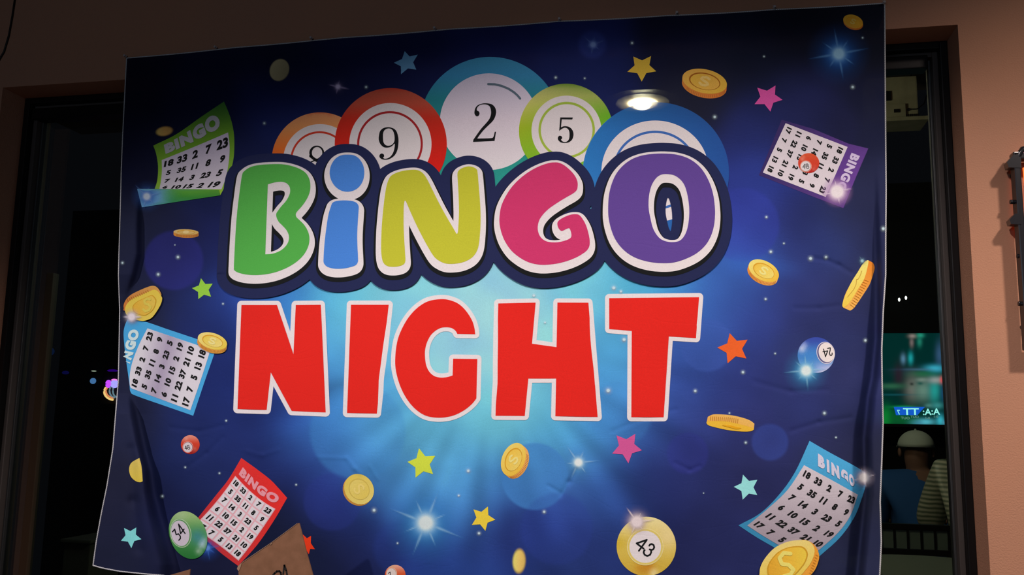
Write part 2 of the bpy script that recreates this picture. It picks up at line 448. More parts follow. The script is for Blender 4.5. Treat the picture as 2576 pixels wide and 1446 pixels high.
# ------------------------------------------------------------------ the banner
banner = empty('bingo_banner', tuple(on_y(1288, 60, -0.02)))
tag(banner, 'large dark blue polyester banner printed BINGO NIGHT, pinned over the window', 'banner')

LE = [(146, 318.5), (232, 314), (332, 309), (432, 305), (480, 304), (613, 300), (692, 298), (779, 301), (879, 299.5), (960, 297.5), (1027, 292), (1128, 284), (1222, 269), (1296, 254), (1363, 242), (1422, 234)]
RE = [(8, 2225.5), (160, 2226.5), (300, 2227.5), (480, 2229), (596, 2228), (692, 2228), (780, 2222), (878, 2218), (960, 2219), (1061, 2221.5), (1161, 2218), (1262, 2214), (1363, 2217), (1446, 2213), (1560, 2205)]
TE = [(318.5, 146), (545, 124), (785, 101), (1095, 76), (1408, 53.5), (1703, 38), (1948, 24), (2225.5, 8)]
BE = [(234, 1422), (259, 1429), (302, 1437), (370, 1444), (480, 1452), (700, 1470), (1300, 1512), (2205, 1560)]
def interp(tab, v): a = np.array(tab, float); return np.interp(v, a[:, 0], a[:, 1])
def coons(s, t):
    """s across 0..1, t down 0..1"""
    l = lambda t: np.stack([interp(LE, 146+(1422-146)*t), 146+(1422-146)*t], -1)
    r = lambda t: np.stack([interp(RE, 8+(1560-8)*t), 8+(1560-8)*t], -1)
    def top(s):
        x = 318.5+(2225.5-318.5)*s; y = interp(TE, x)+1.6*np.abs(np.sin(s*math.pi*7))
        return np.stack([x, y], -1)
    def bot(s):
        x = 234+(2205-234)*s; return np.stack([x, interp(BE, x)], -1)
    L, R, T, B = l(t), r(t), top(s), bot(s)
    c00, c10, c01, c11 = l(np.array(0.)), r(np.array(0.)), l(np.array(1.)), r(np.array(1.))
    s_ = s[..., None]; t_ = t[..., None]
    return (1-s_)*L+s_*R+(1-t_)*T+t_*B-((1-s_)*(1-t_)*c00+s_*(1-t_)*c10+(1-s_)*t_*c01+s_*t_*c11)

BGPTS = [  # printed background colour samples x, y, r, g, b; grey light wash painted in near the lamp
 (330, 200, 14, 18, 46), (330, 400, 20, 24, 60), (340, 600, 38, 42, 70), (330, 800, 34, 38, 66), (320, 1050, 34, 38, 70), (300, 1250, 34, 36, 64), (300, 1400, 32, 36, 66),
 (420, 640, 30, 36, 84), (480, 1080, 30, 44, 104), (500, 1200, 28, 42, 100), (420, 1300, 24, 32, 80), (460, 1420, 26, 30, 66), (560, 1080, 32, 52, 128), (600, 1130, 28, 42, 104),
 (500, 780, 30, 42, 100), (560, 640, 28, 38, 104), (560, 900, 24, 42, 112), (550, 1000, 24, 44, 118), (500, 250, 16, 24, 62), (560, 430, 24, 34, 88), (700, 250, 24, 36, 100), (700, 140, 18, 24, 56),
 (850, 150, 20, 28, 76), (1000, 130, 22, 30, 84), (1240, 110, 24, 34, 96), (1480, 110, 26, 40, 110), (1500, 200, 22, 36, 100), (1700, 110, 20, 24, 60), (1750, 240, 34, 36, 60), (1900, 130, 22, 28, 56), (2000, 60, 20, 24, 46),
 (2180, 60, 24, 28, 48), (2180, 300, 30, 34, 70), (2000, 260, 34, 40, 92), (1900, 330, 34, 44, 112), (1900, 450, 40, 58, 150), (1880, 560, 42, 56, 150), (1900, 640, 46, 82, 170), (1830, 690, 50, 112, 198), (2000, 580, 38, 46, 112),
 (2080, 620, 42, 60, 128), (2150, 560, 42, 46, 88), (2200, 480, 42, 46, 84), (2200, 700, 46, 50, 88), (2100, 740, 44, 50, 104), (2000, 720, 46, 56, 124), (1900, 780, 44, 60, 140), (1850, 720, 48, 78, 162), (1780, 760, 46, 84, 172), (2050, 860, 46, 54, 112),
 (2150, 950, 48, 52, 104), (2000, 1000, 46, 54, 120), (1850, 960, 44, 56, 130), (1750, 930, 44, 70, 154), (1750, 1060, 46, 58, 130), (1900, 1080, 46, 52, 116), (2100, 1150, 44, 48, 94), (2180, 1200, 44, 46, 70), (2180, 1400, 42, 46, 80), (1900, 1200, 42, 46, 100), (1800, 1350, 40, 46, 104), (1750, 1200, 38, 46, 106), (1850, 1430, 38, 44, 100),
 (600, 760, 42, 84, 184), (720, 745, 50, 128, 204), (850, 745, 80, 178, 216), (940, 720, 112, 205, 218), (1040, 715, 128, 202, 224), (1240, 700, 140, 208, 232), (1240, 770, 160, 212, 232), (1480, 735, 112, 200, 226), (1600, 735, 74, 178, 216), (1700, 730, 56, 144, 208),
 (560, 800, 26, 46, 124), (740, 830, 50, 132, 208), (840, 820, 96, 192, 222), (850, 900, 64, 146, 210), (980, 800, 132, 202, 226), (980, 900, 96, 184, 222), (960, 1000, 66, 152, 208), (1130, 880, 146, 206, 230), (1215, 900, 148, 210, 230), (1225, 1020, 110, 200, 220), (1360, 830, 140, 208, 232), (1360, 1020, 108, 196, 220),
 (1530, 860, 74, 166, 216), (1550, 960, 66, 150, 210), (1500, 1020, 60, 138, 206), (720, 1030, 30, 56, 144), (850, 1030, 58, 132, 204), (1700, 1000, 46, 78, 160), (1740, 860, 48, 92, 176),
 (640, 1060, 28, 46, 116), (760, 1090, 46, 112, 190), (850, 1110, 54, 126, 200), (960, 1080, 88, 172, 214), (1050, 1100, 96, 190, 214), (1240, 1090, 100, 192, 212), (1400, 1090, 70, 166, 210), (1520, 1090, 56, 134, 200), (1620, 1090, 46, 92, 170), (1680, 1150, 38, 50, 120),
 (720, 1170, 30, 44, 116), (800, 1160, 32, 52, 128), (700, 1300, 20, 28, 62), (800, 1400, 22, 32, 70), (830, 1260, 32, 50, 130), (960, 1170, 56, 122, 192), (1000, 1230, 58, 130, 196), (940, 1330, 28, 52, 124), (900, 1400, 28, 36, 90), (1100, 1220, 72, 146, 206), (1080, 1400, 30, 62, 140),
 (1180, 1180, 74, 158, 212), (1180, 1280, 58, 126, 196), (1130, 1140, 84, 170, 214), (1010, 1150, 70, 146, 206), (1200, 1400, 34, 66, 146), (1240, 1200, 48, 108, 182), (1350, 1170, 66, 140, 200), (1440, 1150, 70, 146, 204), (1440, 1240, 44, 72, 150), (1500, 1220, 46, 100, 176), (1260, 1330, 32, 44, 116), (1360, 1330, 34, 62, 144), (1430, 1400, 34, 54, 120), (1500, 1330, 34, 54, 126), (1560, 1240, 42, 84, 164), (1650, 1260, 34, 44, 108), (1740, 1400, 34, 40, 94), (1620, 1200, 34, 46, 112)]
_bp = np.array(BGPTS, float)
BOKEH = [(437, 655, 74, (46, 46, 142), .6, 10), (1868, 565, 92, (46, 60, 168), .55, 12), (1345, 1198, 84, (58, 128, 200), .72, 8), (1730, 1140, 52, (48, 52, 150), .4, 9), (1937, 1112, 46, (52, 76, 168), .45, 9), (836, 1262, 72, (38, 54, 146), .35, 10),
         (1778, 868, 66, (56, 88, 176), .5, 10), (1400, 1330, 90, (40, 62, 156), .3, 14), (900, 1085, 120, (58, 138, 206), .35, 14), (2045, 330, 110, (46, 46, 118), .15, 40), (1560, 1040, 80, (60, 130, 200), .3, 16), (1010, 1380, 70, (34, 60, 150), .3, 20), (1490, 112, 34, (46, 62, 150), .5, 16)]
def bg_color(px, py):
    sh = px.shape; px = px.ravel(); py = py.ravel(); out = np.zeros((len(px), 3))
    L = s2l(_bp[:, 2:])**0.5
    for i in range(0, len(px), 20000):
        x = px[i:i+20000, None]; y = py[i:i+20000, None]
        d2 = (x-_bp[None, :, 0])**2+(y-_bp[None, :, 1])**2
        w_ = np.exp(-d2/(2*55.**2))+1e-3*np.exp(-d2/(2*140.**2))+1e-9/(d2+1)
        out[i:i+20000] = (w_ @ L)/w_.sum(1)[:, None]
    lin = out**2
    # rays fanning down from the glow
    dx = px-1240.; dy = py-860.; ang = np.arctan2(dx, np.maximum(dy, 1)); rad = np.hypot(dx, dy)
    m_ = 0.5*np.sin(ang*21+0.6)+0.35*np.sin(ang*37+2.)+0.3*np.sin(ang*9+4)
    wr = smooth01((rad-180)/200)*smooth01((760-rad)/350)*smooth01(dy/120)
    lin *= (1+0.22*m_*wr)[:, None]
    for bx, by, br, c, a, e in BOKEH:
        d = np.hypot(px-bx, py-by); al = a*smooth01((br-d)/e+0.5)*(0.75+0.25*np.clip(d/br, 0, 1))
        lin = lin*(1-al[:, None])+s2l(c)[None, :]*al[:, None]
    # light streak right of the letters
    al = 0.55*np.exp(-((py-662-(px-1850)*0.10)/24)**2)*smooth01((px-1800)/60)*smooth01((2060-px)/200)
    lin = lin*(1-al[:, None])+s2l((44, 96, 188))[None, :]*al[:, None]
    lum = lin @ np.array([.21, .72, .07])
    lin *= (0.74+0.26*smooth01(lum/0.10))[:, None]
    nz = 0.0
    for i, (kx, ky, a) in enumerate(((.021, .013, .5), (-.012, .027, .5), (.043, -.02, .3), (.017, .05, .3), (.07, .035, .18), (-.05, .08, .18))):
        nz = nz+a*np.sin(kx*px+ky*py+i*1.7+0.8*np.sin(.009*px-.011*py+i))
    lin *= (1+0.075*nz)[:, None]
    g = lin.mean(1)[:, None]; lin = lin*0.94+g*0.06
    return lin.reshape(sh+(3,))
NS, NT = 560, 430
S, T = np.meshgrid(np.linspace(0, 1, NS), np.linspace(0, 1, NT))
PXY = coons(S, T); gx, gy = PXY[..., 0], PXY[..., 1]
P = surf(gx, gy, 0).reshape(-1, 3)
lin = bg_color(gx, gy).reshape(-1, 3)
col = np.clip(lin/TINT*1.04, 0.002, 0.86)
idx = np.arange(NS*NT).reshape(NT, NS)
F = np.stack([idx[:-1, :-1], idx[1:, :-1], idx[1:, 1:], idx[:-1, 1:]], -1).reshape(-1, 4)
mesh_np('fabric', P, F, M_FABRIC, banner, col)

# hem stitching (overlocked white thread) along the edges
def hem(pts, name):
    P3 = surf(pts[:, 0], pts[:, 1], 1.5)
    seg = np.linalg.norm(np.diff(P3, axis=0), axis=1); s = np.concatenate([[0], np.cumsum(seg)])
    n = int(s[-1]/0.0016); u = np.linspace(0, s[-1], n)
    Q = np.stack([np.interp(u, s, P3[:, k]) for k in range(3)], 1)
    k = 8; V = []; C = []
    D = np.gradient(Q, axis=0); D /= np.linalg.norm(D, axis=1)[:, None]
    nrm = np.array([0, 1., 0]); A = np.cross(D, nrm); A /= np.linalg.norm(A, axis=1)[:, None]; Bv = np.cross(D, A)
    for j in range(k):
        th = 2*math.pi*j/k
        V.append(Q+0.0019*math.cos(th)*A+0.0011*math.sin(th)*Bv)
        ph = (np.arange(n)+j*0.55) % 3.0
        c = np.where((ph < 1.7)[:, None], np.array([205, 196, 196.])[None], np.array([95, 92, 104.])[None])
        C.append(ink(c))
    V = np.stack(V, 1).reshape(-1, 3); C = np.stack(C, 1).reshape(-1, 3)
    ii = np.arange(n*k).reshape(n, k)
    F = np.stack([ii[:-1], np.roll(ii, -1, 1)[:-1], np.roll(ii, -1, 1)[1:], ii[1:]], -1).reshape(-1, 4)
    mesh_np(name, V, F, M_PRINT, banner, C)
tt = np.linspace(0, 1, 200)
hem(coons(np.zeros(200), tt), 'hem_stitching'); hem(coons(np.ones(200), tt), 'hem_stitching')
hem(coons(tt, np.ones(200)), 'hem_stitching'); hem(coons(tt, np.zeros(200)), 'hem_stitching')

WHITE = (228, 212, 212); NAVY = (33, 38, 76); BLACK = (20, 22, 24)

# ---- the five large balls behind the word
def numeral(parent, loops, layer, rule='evenodd', color=(18, 20, 22)):
    return piece('numeral', loops, layer, color, parent, h=None, rule=rule)
def big_ball(outer, white, ring, ringw, colf, ringcol, layer, label, material=None, cut=None):
    oc, wc, rc = [ellipse(*q, n=96) for q in (outer, white, ring)]
    ri = ellipse(ring[0], ring[1], ring[2]-ringw, ring[3]-ringw, n=96)
    def ring_(A_, B_=None):
        L = [orient(A_)]+([orient(B_, False)] if B_ is not None else [])+([orient(cut, False)] if cut is not None else [])
        return L
    o = piece('printed_ball', ring_(oc, wc), layer, colf, banner, h=10, rule='positive', material=material); o['label'] = label
    piece('number_disc', ring_(wc, rc), layer, WHITE, o, rule='positive'); piece('number_disc', ring_(ri), layer, WHITE, o, rule='positive')
    piece('disc_ring', ring_(rc, ri), layer, ringcol, o, rule='positive')
    return o
def vgrad(stops):
    ys = [s[0] for s in stops]; cs = np.array([s[1] for s in stops], float)
    return lambda x, y: np.stack([np.interp(y, ys, cs[:, k]) for k in range(3)], 1)
# teal ball 2: no ring, a glint arc instead
wc = ellipse(1230, 306, 123.5, 121.5, n=96)
b2 = piece('printed_ball', [ellipse(1233, 318, 178, 175, n=96), wc], 1, vgrad([(145, (70, 150, 190)), (190, (62, 140, 185)), (250, (40, 130, 140)), (350, (40, 140, 130)), (480, (44, 150, 138))]), banner, h=9)
b2['label'] = 'teal ball printed with the number 2'
piece('number_disc', [wc], 1, vgrad([(180, (215, 200, 222)), (300, (228, 208, 218)), (430, (226, 212, 214))]), b2)
arc = [(1228, 211.5), (1245, 212), (1262, 216), (1279, 223), (1293, 232), (1302, 240), (1308.5, 248)]
piece('glint_line', stroke(arc, 5.5), 2, (96, 110, 124), b2, h=None, rule='nonzero')
two = crom(Z(860, 100, 4.017, [(1340, 745), (1345, 700), (1365, 668), (1400, 649), (1450, 641), (1510, 650), (1545, 680), (1559, 725), (1550, 775), (1525, 820), (1480, 865), (1430, 915), (1390, 965), (1368, 998, 1), (1500, 994), (1530, 982), (1545, 930, 1), (1558, 928, 1), (1543, 1022, 1), (1325, 1032, 1), (1328, 1010, 1), (1370, 950), (1410, 895), (1455, 845), (1490, 800), (1506, 755), (1506, 710), (1490, 670), (1450, 652), (1400, 658), (1370, 682), (1364, 712), (1385, 725), (1391, 750), (1378, 770), (1358, 772)]), 4)
numeral(b2, [two], 2)
b8 = big_ball((805, 404, 121.5, 121.5), (805, 405, 93, 93), (804, 404, 74, 74), 5, vgrad([(280, (215, 80, 50)), (288, (235, 150, 100)), (320, (236, 150, 90)), (390, (240, 100, 30))]), (205, 60, 40), 1, 'orange ball printed with the number 8')
e_ = lambda cx, cy, rx, ry: ellipse(680+cx/3.213, 200+cy/3.213, rx/3.213, ry/3.213)
numeral(b8, [orient(e_(375, 592, 60, 58)), orient(e_(378, 592, 42, 47), False)], 2, 'positive')
numeral(b8, stroke(Z(680, 200, 3.213, [(325, 618), (365, 650), (410, 672)]), 7)+stroke(Z(680, 200, 3.213, [(425, 610), (390, 640), (325, 668)]), 3), 2, 'nonzero')
b9 = big_ball((983, 362.5, 141, 141), (982, 362.5, 103.5, 103.5), (981, 362, 82.7, 82.7), 5.5, vgrad([(222, (190, 60, 45)), (232, (190, 82, 62)), (262, (200, 80, 60)), (300, (205, 45, 30)), (420, (218, 30, 22))]), (170, 38, 42), 4, 'red ball printed with the number 9')
nine_o = crom(Z(860, 100, 4.017, [(373, 1010), (375, 965), (387, 922), (418, 893), (470, 883), (520, 895), (552, 925), (570, 985), (572, 1040), (562, 1110), (535, 1165), (490, 1200), (445, 1212), (405, 1206), (382, 1188), (381, 1164), (400, 1149), (422, 1157), (427, 1178), (417, 1192), (440, 1202), (480, 1188), (510, 1155), (528, 1110), (534, 1050), (505, 1075), (470, 1088), (425, 1085), (390, 1055)]), 4)
nine_i = crom(Z(860, 100, 4.017, [(416, 1000), (418, 940), (438, 907), (472, 895), (505, 906), (525, 940), (533, 990), (528, 1032), (505, 1060), (470, 1071), (440, 1062), (422, 1038)]), 4)
numeral(b9, [nine_o, nine_i], 5)
def g5(x, y):
    t = np.clip((x-1310)/220, 0, 1); a = vgrad([(212, (130, 150, 60)), (222, (200, 190, 120)), (260, (215, 205, 110)), (320, (165, 185, 40)), (430, (120, 180, 40))])(x, y)
    b_ = vgrad([(212, (110, 150, 50)), (240, (170, 180, 90)), (290, (110, 175, 40)), (430, (120, 185, 45))])(x, y)
    return a*(1-t[:, None])+b_*t[:, None]
b5 = big_ball((1424, 329.5, 118.5, 119), (1425, 328.5, 88, 88), (1425.6, 327, 71, 71), 6, g5, (165, 185, 66), 4, 'lime green ball printed with the number 5', cut=ellipse(1650, 435, 183, 177, n=96))
five = crom(Z(860, 100, 4.017, [(2207, 784, 1), (2335, 785, 1), (2328, 805, 1), (2222, 803, 1), (2214, 885, 1), (2245, 873), (2290, 878), (2325, 905), (2341, 950), (2331, 1000), (2300, 1032), (2255, 1043), (2210, 1035), (2184, 1008), (2185, 983), (2200, 969), (2220, 975), (2226, 995), (2215, 1010), (2235, 1029), (2265, 1031), (2290, 1012), (2300, 975), (2297, 925), (2280, 897), (2250, 888), (2215, 905), (2196, 922, 1)]), 4)
numeral(b5, [five], 5)
def gblue(x, y):
    t = np.clip((x-1470)/360, 0, 1); a = np.array([50, 130, 205.]); b_ = np.array([42, 88, 165.])
    c = a[None]*(1-t[:, None])+b_[None]*t[:, None]
    return c*(1-0.12*np.clip((330-y)/80, 0, 1))[:, None]
bO = big_ball((1650, 435, 184, 178), (1648, 430.5, 135, 127.5), (1648, 428, 106, 99.5), 6, gblue, (62, 104, 176), 7, 'large blue ball printed behind the letter O', M_SHEER)

# ---- the word BINGO
BL = {
 'B': ([Z(570, 370, 3.615, [(140, 258), (165, 215), (220, 180), (300, 162), (400, 155), (500, 155), (580, 168), (660, 195), (720, 235), (752, 290), (762, 350), (755, 410), (730, 470), (690, 530), (650, 575), (630, 605), (635, 635), (665, 665), (700, 700), (730, 745), (750, 800), (752, 860), (735, 920), (700, 980), (645, 1035), (570, 1085), (480, 1125), (400, 1148), (320, 1160), (240, 1163), (160, 1155), (100, 1138), (70, 1118), (66, 1090), (70, 1000), (80, 800), (95, 600), (115, 430)])],
       [Z(570, 370, 3.615, [(375, 338, 1), (440, 320), (500, 315), (545, 328), (572, 360), (578, 400), (568, 440), (540, 490), (500, 535), (470, 575), (452, 605), (455, 640), (475, 680), (510, 715), (545, 755), (565, 800), (565, 845), (545, 890), (505, 930), (460, 955), (410, 970), (352, 974, 1)])], (84, 170, 72)),
 'i': ([Z(570, 370, 3.615, [(1100, 68), (1160, 75), (1205, 105), (1238, 155), (1252, 215), (1247, 280), (1225, 335), (1185, 378), (1130, 402), (1070, 403), (1015, 380), (970, 335), (943, 275), (938, 215), (955, 155), (990, 105), (1040, 75)]),
        Z(570, 370, 3.615, [(950, 535), (965, 505), (1000, 490), (1070, 484), (1140, 490), (1180, 505), (1200, 535), (1200, 580), (1192, 700), (1188, 800), (1190, 900), (1195, 1000), (1193, 1045), (1170, 1075), (1110, 1095), (1040, 1105), (970, 1103), (915, 1087), (885, 1055), (882, 1010), (890, 880), (905, 750), (925, 620)])], [], (72, 128, 208)),
 'N': ([Z(900, 370, 3.615, [(285, 285), (310, 255), (360, 230), (430, 212), (510, 205), (560, 215), (600, 245), (635, 300), (680, 390), (740, 510), (800, 620), (850, 705), (885, 765), (898, 787), (908, 780), (913, 740), (920, 600), (917, 450), (910, 320), (907, 240), (920, 210), (950, 190), (1000, 175), (1045, 180), (1080, 200), (1090, 235), (1100, 350), (1112, 500), (1117, 650), (1112, 780), (1100, 890), (1075, 960), (1030, 1010), (960, 1045), (880, 1060), (800, 1058), (735, 1030), (690, 990), (640, 910), (580, 800), (530, 700), (480, 590), (450, 520), (433, 488), (423, 500), (418, 560), (417, 700), (422, 830), (430, 960), (433, 1030), (420, 1062), (385, 1080), (330, 1088), (275, 1083), (240, 1060), (222, 1020), (213, 950), (213, 850), (218, 720), (230, 580), (245, 450), (262, 350)])], [], (192, 186, 50)),
 'G': ([Z(1200, 350, 3.615, [(740, 213), (790, 235), (840, 275), (885, 325), (912, 380), (915, 430), (905, 465), (870, 495), (800, 535), (720, 585), (650, 635), (600, 685), (567, 735), (553, 790), (556, 840), (575, 885), (610, 918), (660, 935), (730, 937), (790, 925), (835, 908), (855, 890), (858, 865), (850, 830), (838, 810), (815, 815), (785, 830), (765, 833), (745, 815), (732, 785), (733, 755), (755, 730), (800, 705), (850, 687), (895, 682), (930, 690), (960, 725), (990, 780), (1012, 850), (1025, 920), (1022, 970), (1000, 1010), (955, 1045), (890, 1080), (810, 1110), (720, 1132), (620, 1142), (540, 1137), (460, 1115), (380, 1070), (310, 1010), (255, 930), (222, 850), (205, 770), (205, 700), (220, 610), (260, 520), (320, 430), (400, 350), (490, 285), (580, 240), (660, 215), (700, 211)])], [], (202, 52, 102)),
 'O': ([Z(1480, 350, 3.615, [(700, 131), (800, 140), (900, 170), (980, 220), (1045, 290), (1100, 390), (1135, 500), (1150, 610), (1152, 700), (1140, 800), (1110, 890), (1060, 970), (980, 1040), (880, 1090), (780, 1120), (680, 1127), (570, 1118), (460, 1090), (370, 1045), (295, 980), (240, 900), (205, 810), (185, 720), (180, 640), (185, 530), (205, 430), (245, 330), (305, 250), (390, 185), (490, 148), (600, 133)])],
       [Z(1480, 350, 3.615, [(720, 317), (780, 328), (830, 360), (870, 410), (895, 480), (912, 570), (918, 660), (912, 750), (895, 830), (865, 890), (825, 925), (765, 936), (705, 928), (655, 905), (615, 860), (585, 800), (565, 720), (550, 640), (548, 560), (558, 480), (580, 410), (620, 350), (665, 322)])], (96, 66, 142)),
}
CNAME = {'B': 'green', 'i': 'blue', 'N': 'yellow-green', 'G': 'pink', 'O': 'purple'}
raw = {}
for k, (outs, holes, c) in BL.items():
    raw[k] = [orient(crom(o)) for o in outs]+[orient(crom(o), False) for o in holes]
nav = []; blk = []
for k in raw:
    nav += [offset_loop(L, 43, 0, 16) for L in raw[k]]
    blk += [offset_loop(L, 19, 0, 14.5) for L in raw[k]]
wo = piece('word_outline', nav, 10, NAVY, banner, h=18, rule='positive'); wo['label'] = 'dark navy cloud outline around the word BINGO'
piece('word_shadow', blk, 11, BLACK, banner, h=16, rule='positive')
for k, (outs, holes, c) in BL.items():
    wl = [offset_loop(L, 13.6, 0, 8.3) for L in raw[k]]
    o = piece('letter', raw[k], 13, c, banner, h=14, rule='positive'); o['label'] = CNAME[k]+' letter '+k+' of the word BINGO'
    piece('letter_border', wl, 12, WHITE, o, h=14, rule='positive')

# ---- the word NIGHT
cn = lambda ox, oy, pts: Z(ox, oy, 3.615, [p+(1,) for p in pts])
NL = {
 'N': cn(570, 700, [(135, 242), (458, 242), (608, 690), (629, 242), (857, 240), (901, 1219), (592, 1206), (402, 855), (364, 1196), (99, 1188)]),
 'I': cn(860, 700, [(83, 240), (426, 240), (318, 1229), (47, 1224)]),
 'G': Z(860, 700, 3.615, [(1213, 508, 1), (1050, 505, 1), (1035, 478), (1005, 455), (965, 445), (910, 448), (860, 470), (810, 515), (775, 580), (757, 650), (757, 730), (770, 800), (800, 855), (845, 890), (900, 902), (960, 897), (1007, 882, 1), (1012, 730, 1), (1232, 733, 1), (1223, 1092, 1), (1180, 1145), (1110, 1200), (1020, 1245), (920, 1265), (820, 1262), (740, 1238), (660, 1180), (590, 1095), (535, 990), (500, 880), (485, 780), (490, 660), (510, 550), (550, 450), (610, 350), (690, 265), (780, 210), (880, 190), (960, 193), (1050, 225), (1120, 285), (1180, 375), (1205, 450)]),
 'H': cn(1200, 700, [(193, 228), (533, 220), (500, 594), (723, 625), (731, 220), (1013, 221), (1097, 1260), (712, 1253), (719, 911), (467, 911), (434, 1251), (168, 1249)]),
 'T': cn(1480, 700, [(190, 180), (1007, 171), (979, 543), (732, 528), (685, 1262), (391, 1262), (395, 478), (190, 461)]),
}
for k, pts in NL.items():
    L = orient(crom(pts, 5))
    o = piece('letter', [L], 3, (224, 36, 28), banner, h=14); o['label'] = 'red letter '+k+' of the word NIGHT'
    piece('letter_border', [offset_loop(L, 10.6)], 2, WHITE, o, h=14, rule='positive')

# ---- stars
def star(tips, c, label, layer=1.5):
    t = np.array(tips, float); cc = t.mean(0); out = []
    a = np.arctan2(t[:, 1]-cc[1], t[:, 0]-cc[0]); t = t[np.argsort(a)]
    for i in range(5):
        out.append(t[i]); mid = (t[i]+t[(i+1) % 5])/2; out.append(cc+0.63*(mid-cc))
    o = piece('printed_star', [np.array(out)], layer, c, banner, h=7); o['label'] = label
Zp = lambda ox, oy, s, pts: [q[:2] for q in Z(ox, oy, s, pts)]
star(Zp(1790, 820, 13.14, [(600, 235), (1190, 450), (1150, 1070), (530, 1230), (190, 710)]), (250, 96, 40), 'orange star right of the word NIGHT')
star(Zp(560, 100, 4.017, [(1840, 115), (1972, 150), (1957, 302), (1803, 348), (1730, 232)]), (110, 160, 200), 'grey-blue star at the top')
star(Zp(1200, 100, 3.379, [(1328, 142), (1480, 138), (1523, 268), (1400, 355), (1278, 272)]), (225, 180, 62), 'gold star above the glowing spot')
star([(1951, 215), (1968.5, 251), (1938, 280.5), (1898, 262), (1905, 220.5)], (222, 84, 160), 'pink star at the upper right')
star(Zp(0, 480, 3.0125, [(1523, 662), (1612, 703), (1600, 802), (1503, 820), (1455, 737)]), (150, 200, 66), 'lime star left of the word NIGHT')
star(Zp(560, 1080, 3.952, [(1952, 186), (2114, 262), (2092, 444), (1918, 479), (1838, 322)]), (208, 216, 66), 'yellow-green star below the word NIGHT')
star(Zp(1200, 1080, 3.952, [(1387, 58), (1574, 43), (1639, 207), (1505, 337), (1343, 240)]), (208, 84, 144), 'pink star below the letter T')
star([(1227.3, 1273.8), (1246, 1307), (1221, 1335), (1187, 1320), (1191, 1281)], (240, 200, 62), 'golden star near the bottom')
star(Zp(0, 960, 2.975, [(928, 1094), (1020, 1090), (1058, 1178), (983, 1245), (905, 1190)]), (128, 206, 206), 'pale turquoise star at the lower left')
star(Zp(1846, 1096, 4.131, [(95, 403), (245, 457), (244, 615), (92, 664), (0, 530)]), (150, 216, 214), 'pale turquoise star at the lower right')
star([(760.5, 1342.5), (782.5, 1347.5), (792, 1381), (777, 1394), (752, 1375)], (238, 58, 26), 'red-orange star beside the cardboard')

# ---- coins
def coin_shade(cx, cy, dx, dy, lo, hi, R):
    return lambda x, y: lerp(lo, hi, np.clip(0.5+((x-cx)*dx+(y-cy)*dy)/(2*R), 0, 1))
def ticks(parent, A, off, n, i0, i1, layer, c):
    loops = []
    for k in range(n):
        u = i0+(i1-i0)*k/(n-1); i = int(u) % len(A); p = A[i]+(A[(i+1) % len(A)]-A[i])*(u-int(u))
        loops += stroke([p+np.array(off)*0.22, p+np.array(off)*0.82], 1.0, 5)
    piece('edge_reeding', loops, layer, c, parent, h=None, rule='nonzero')
def dollar(cx, cy, s, rot):
    pts = [(0.55, -0.6), (0.2, -0.85), (-0.35, -0.7), (-0.5, -0.35), (-0.1, -0.05), (0.35, 0.2), (0.5, 0.5), (0.2, 0.8), (-0.3, 0.8), (-0.6, 0.5)]
    c, sn = math.cos(math.radians(rot)), math.sin(math.radians(rot))
    return [(cx+s[0]*x*c-s[1]*y*sn, cy+s[0]*x*sn+s[1]*y*c) for x, y in pts]
def coin(cx, cy, rx, ry, rot, off, label, hi=(244, 206, 110), lo=(236, 180, 58), side=(222, 134, 52), side2=(240, 172, 96), layer=1, th=(0.1, 0.9), ringc=(214, 152, 40)):
    A = ellipse(cx, cy, rx, ry, rot, 72); B = A+np.array(off); off = np.array(off, float)
    hull_d = []
    # side = union of face and its shifted copy
    quads = [orient(A), orient(B)]
    for i in range(0, 72, 2):
        j = (i+2) % 72; quads.append(orient(np.array([A[i], A[j], B[j], B[i]])))
    o = piece('printed_coin', quads, layer, coin_shade(cx, cy, 1, 0, side, side2, rx), banner, h=8, rule='nonzero'); o['label'] = label
    piece('coin_face', [A], layer+1, coin_shade(cx, cy, 0.6, 0.8, hi, lo, max(rx, ry)), o, h=8)
    sc = 0.70
    I = ellipse(cx, cy, rx*sc, ry*sc, rot, 48); I2 = ellipse(cx+0.6, cy+1.2, rx*(sc-0.05), ry*(sc-0.06), rot, 48)
    piece('coin_rim_line', [I, I2], layer+2, ringc, o, h=None)
    piece('coin_relief', [I2], layer+2, coin_shade(cx, cy, 0.7, 0.7, lo, hi, max(rx, ry)), o, h=12)
    piece('dollar_mark', stroke(dollar(cx, cy, (rx*0.34, ry*0.42), rot), max(2.2, rx*0.11), 8), layer+3, tuple(0.55*np.array(hi)+0.45*np.array((246, 218, 150))), o, h=None, rule='nonzero')
    # reeding on the visible side
    nrm = (A-np.array([cx, cy])) @ off; vis = np.where(nrm > 0.5*nrm.max())[0]
    if len(vis) and np.hypot(*off) > 5:
        a0 = vis.min(); a1 = vis.max()
        if a1-a0 > 60:
            v2 = np.sort((vis+36) % 72); a0 = v2.min()-36; a1 = v2.max()-36
        ticks(o, A, off, max(8, int((a1-a0)*1.0)), a0, a1, layer+1, tuple(int(v*0.78) for v in side))
    return o
coin(1772.6, 204.3, 57, 30, 12, (-1, 11.5), 'gold coin at the upper right', hi=(232, 170, 78), lo=(228, 176, 60), side=(214, 128, 56), side2=(222, 120, 50), ringc=(170, 96, 26))
coin(1921.3, 680.8, 41, 24.5, 27, (-3, 8.5), 'gold coin right of the letter O', hi=(248, 214, 120))
coin(1291.5, 1155.6, 43.5, 29, -68, (8, 6.5), 'gold coin below the letter H')
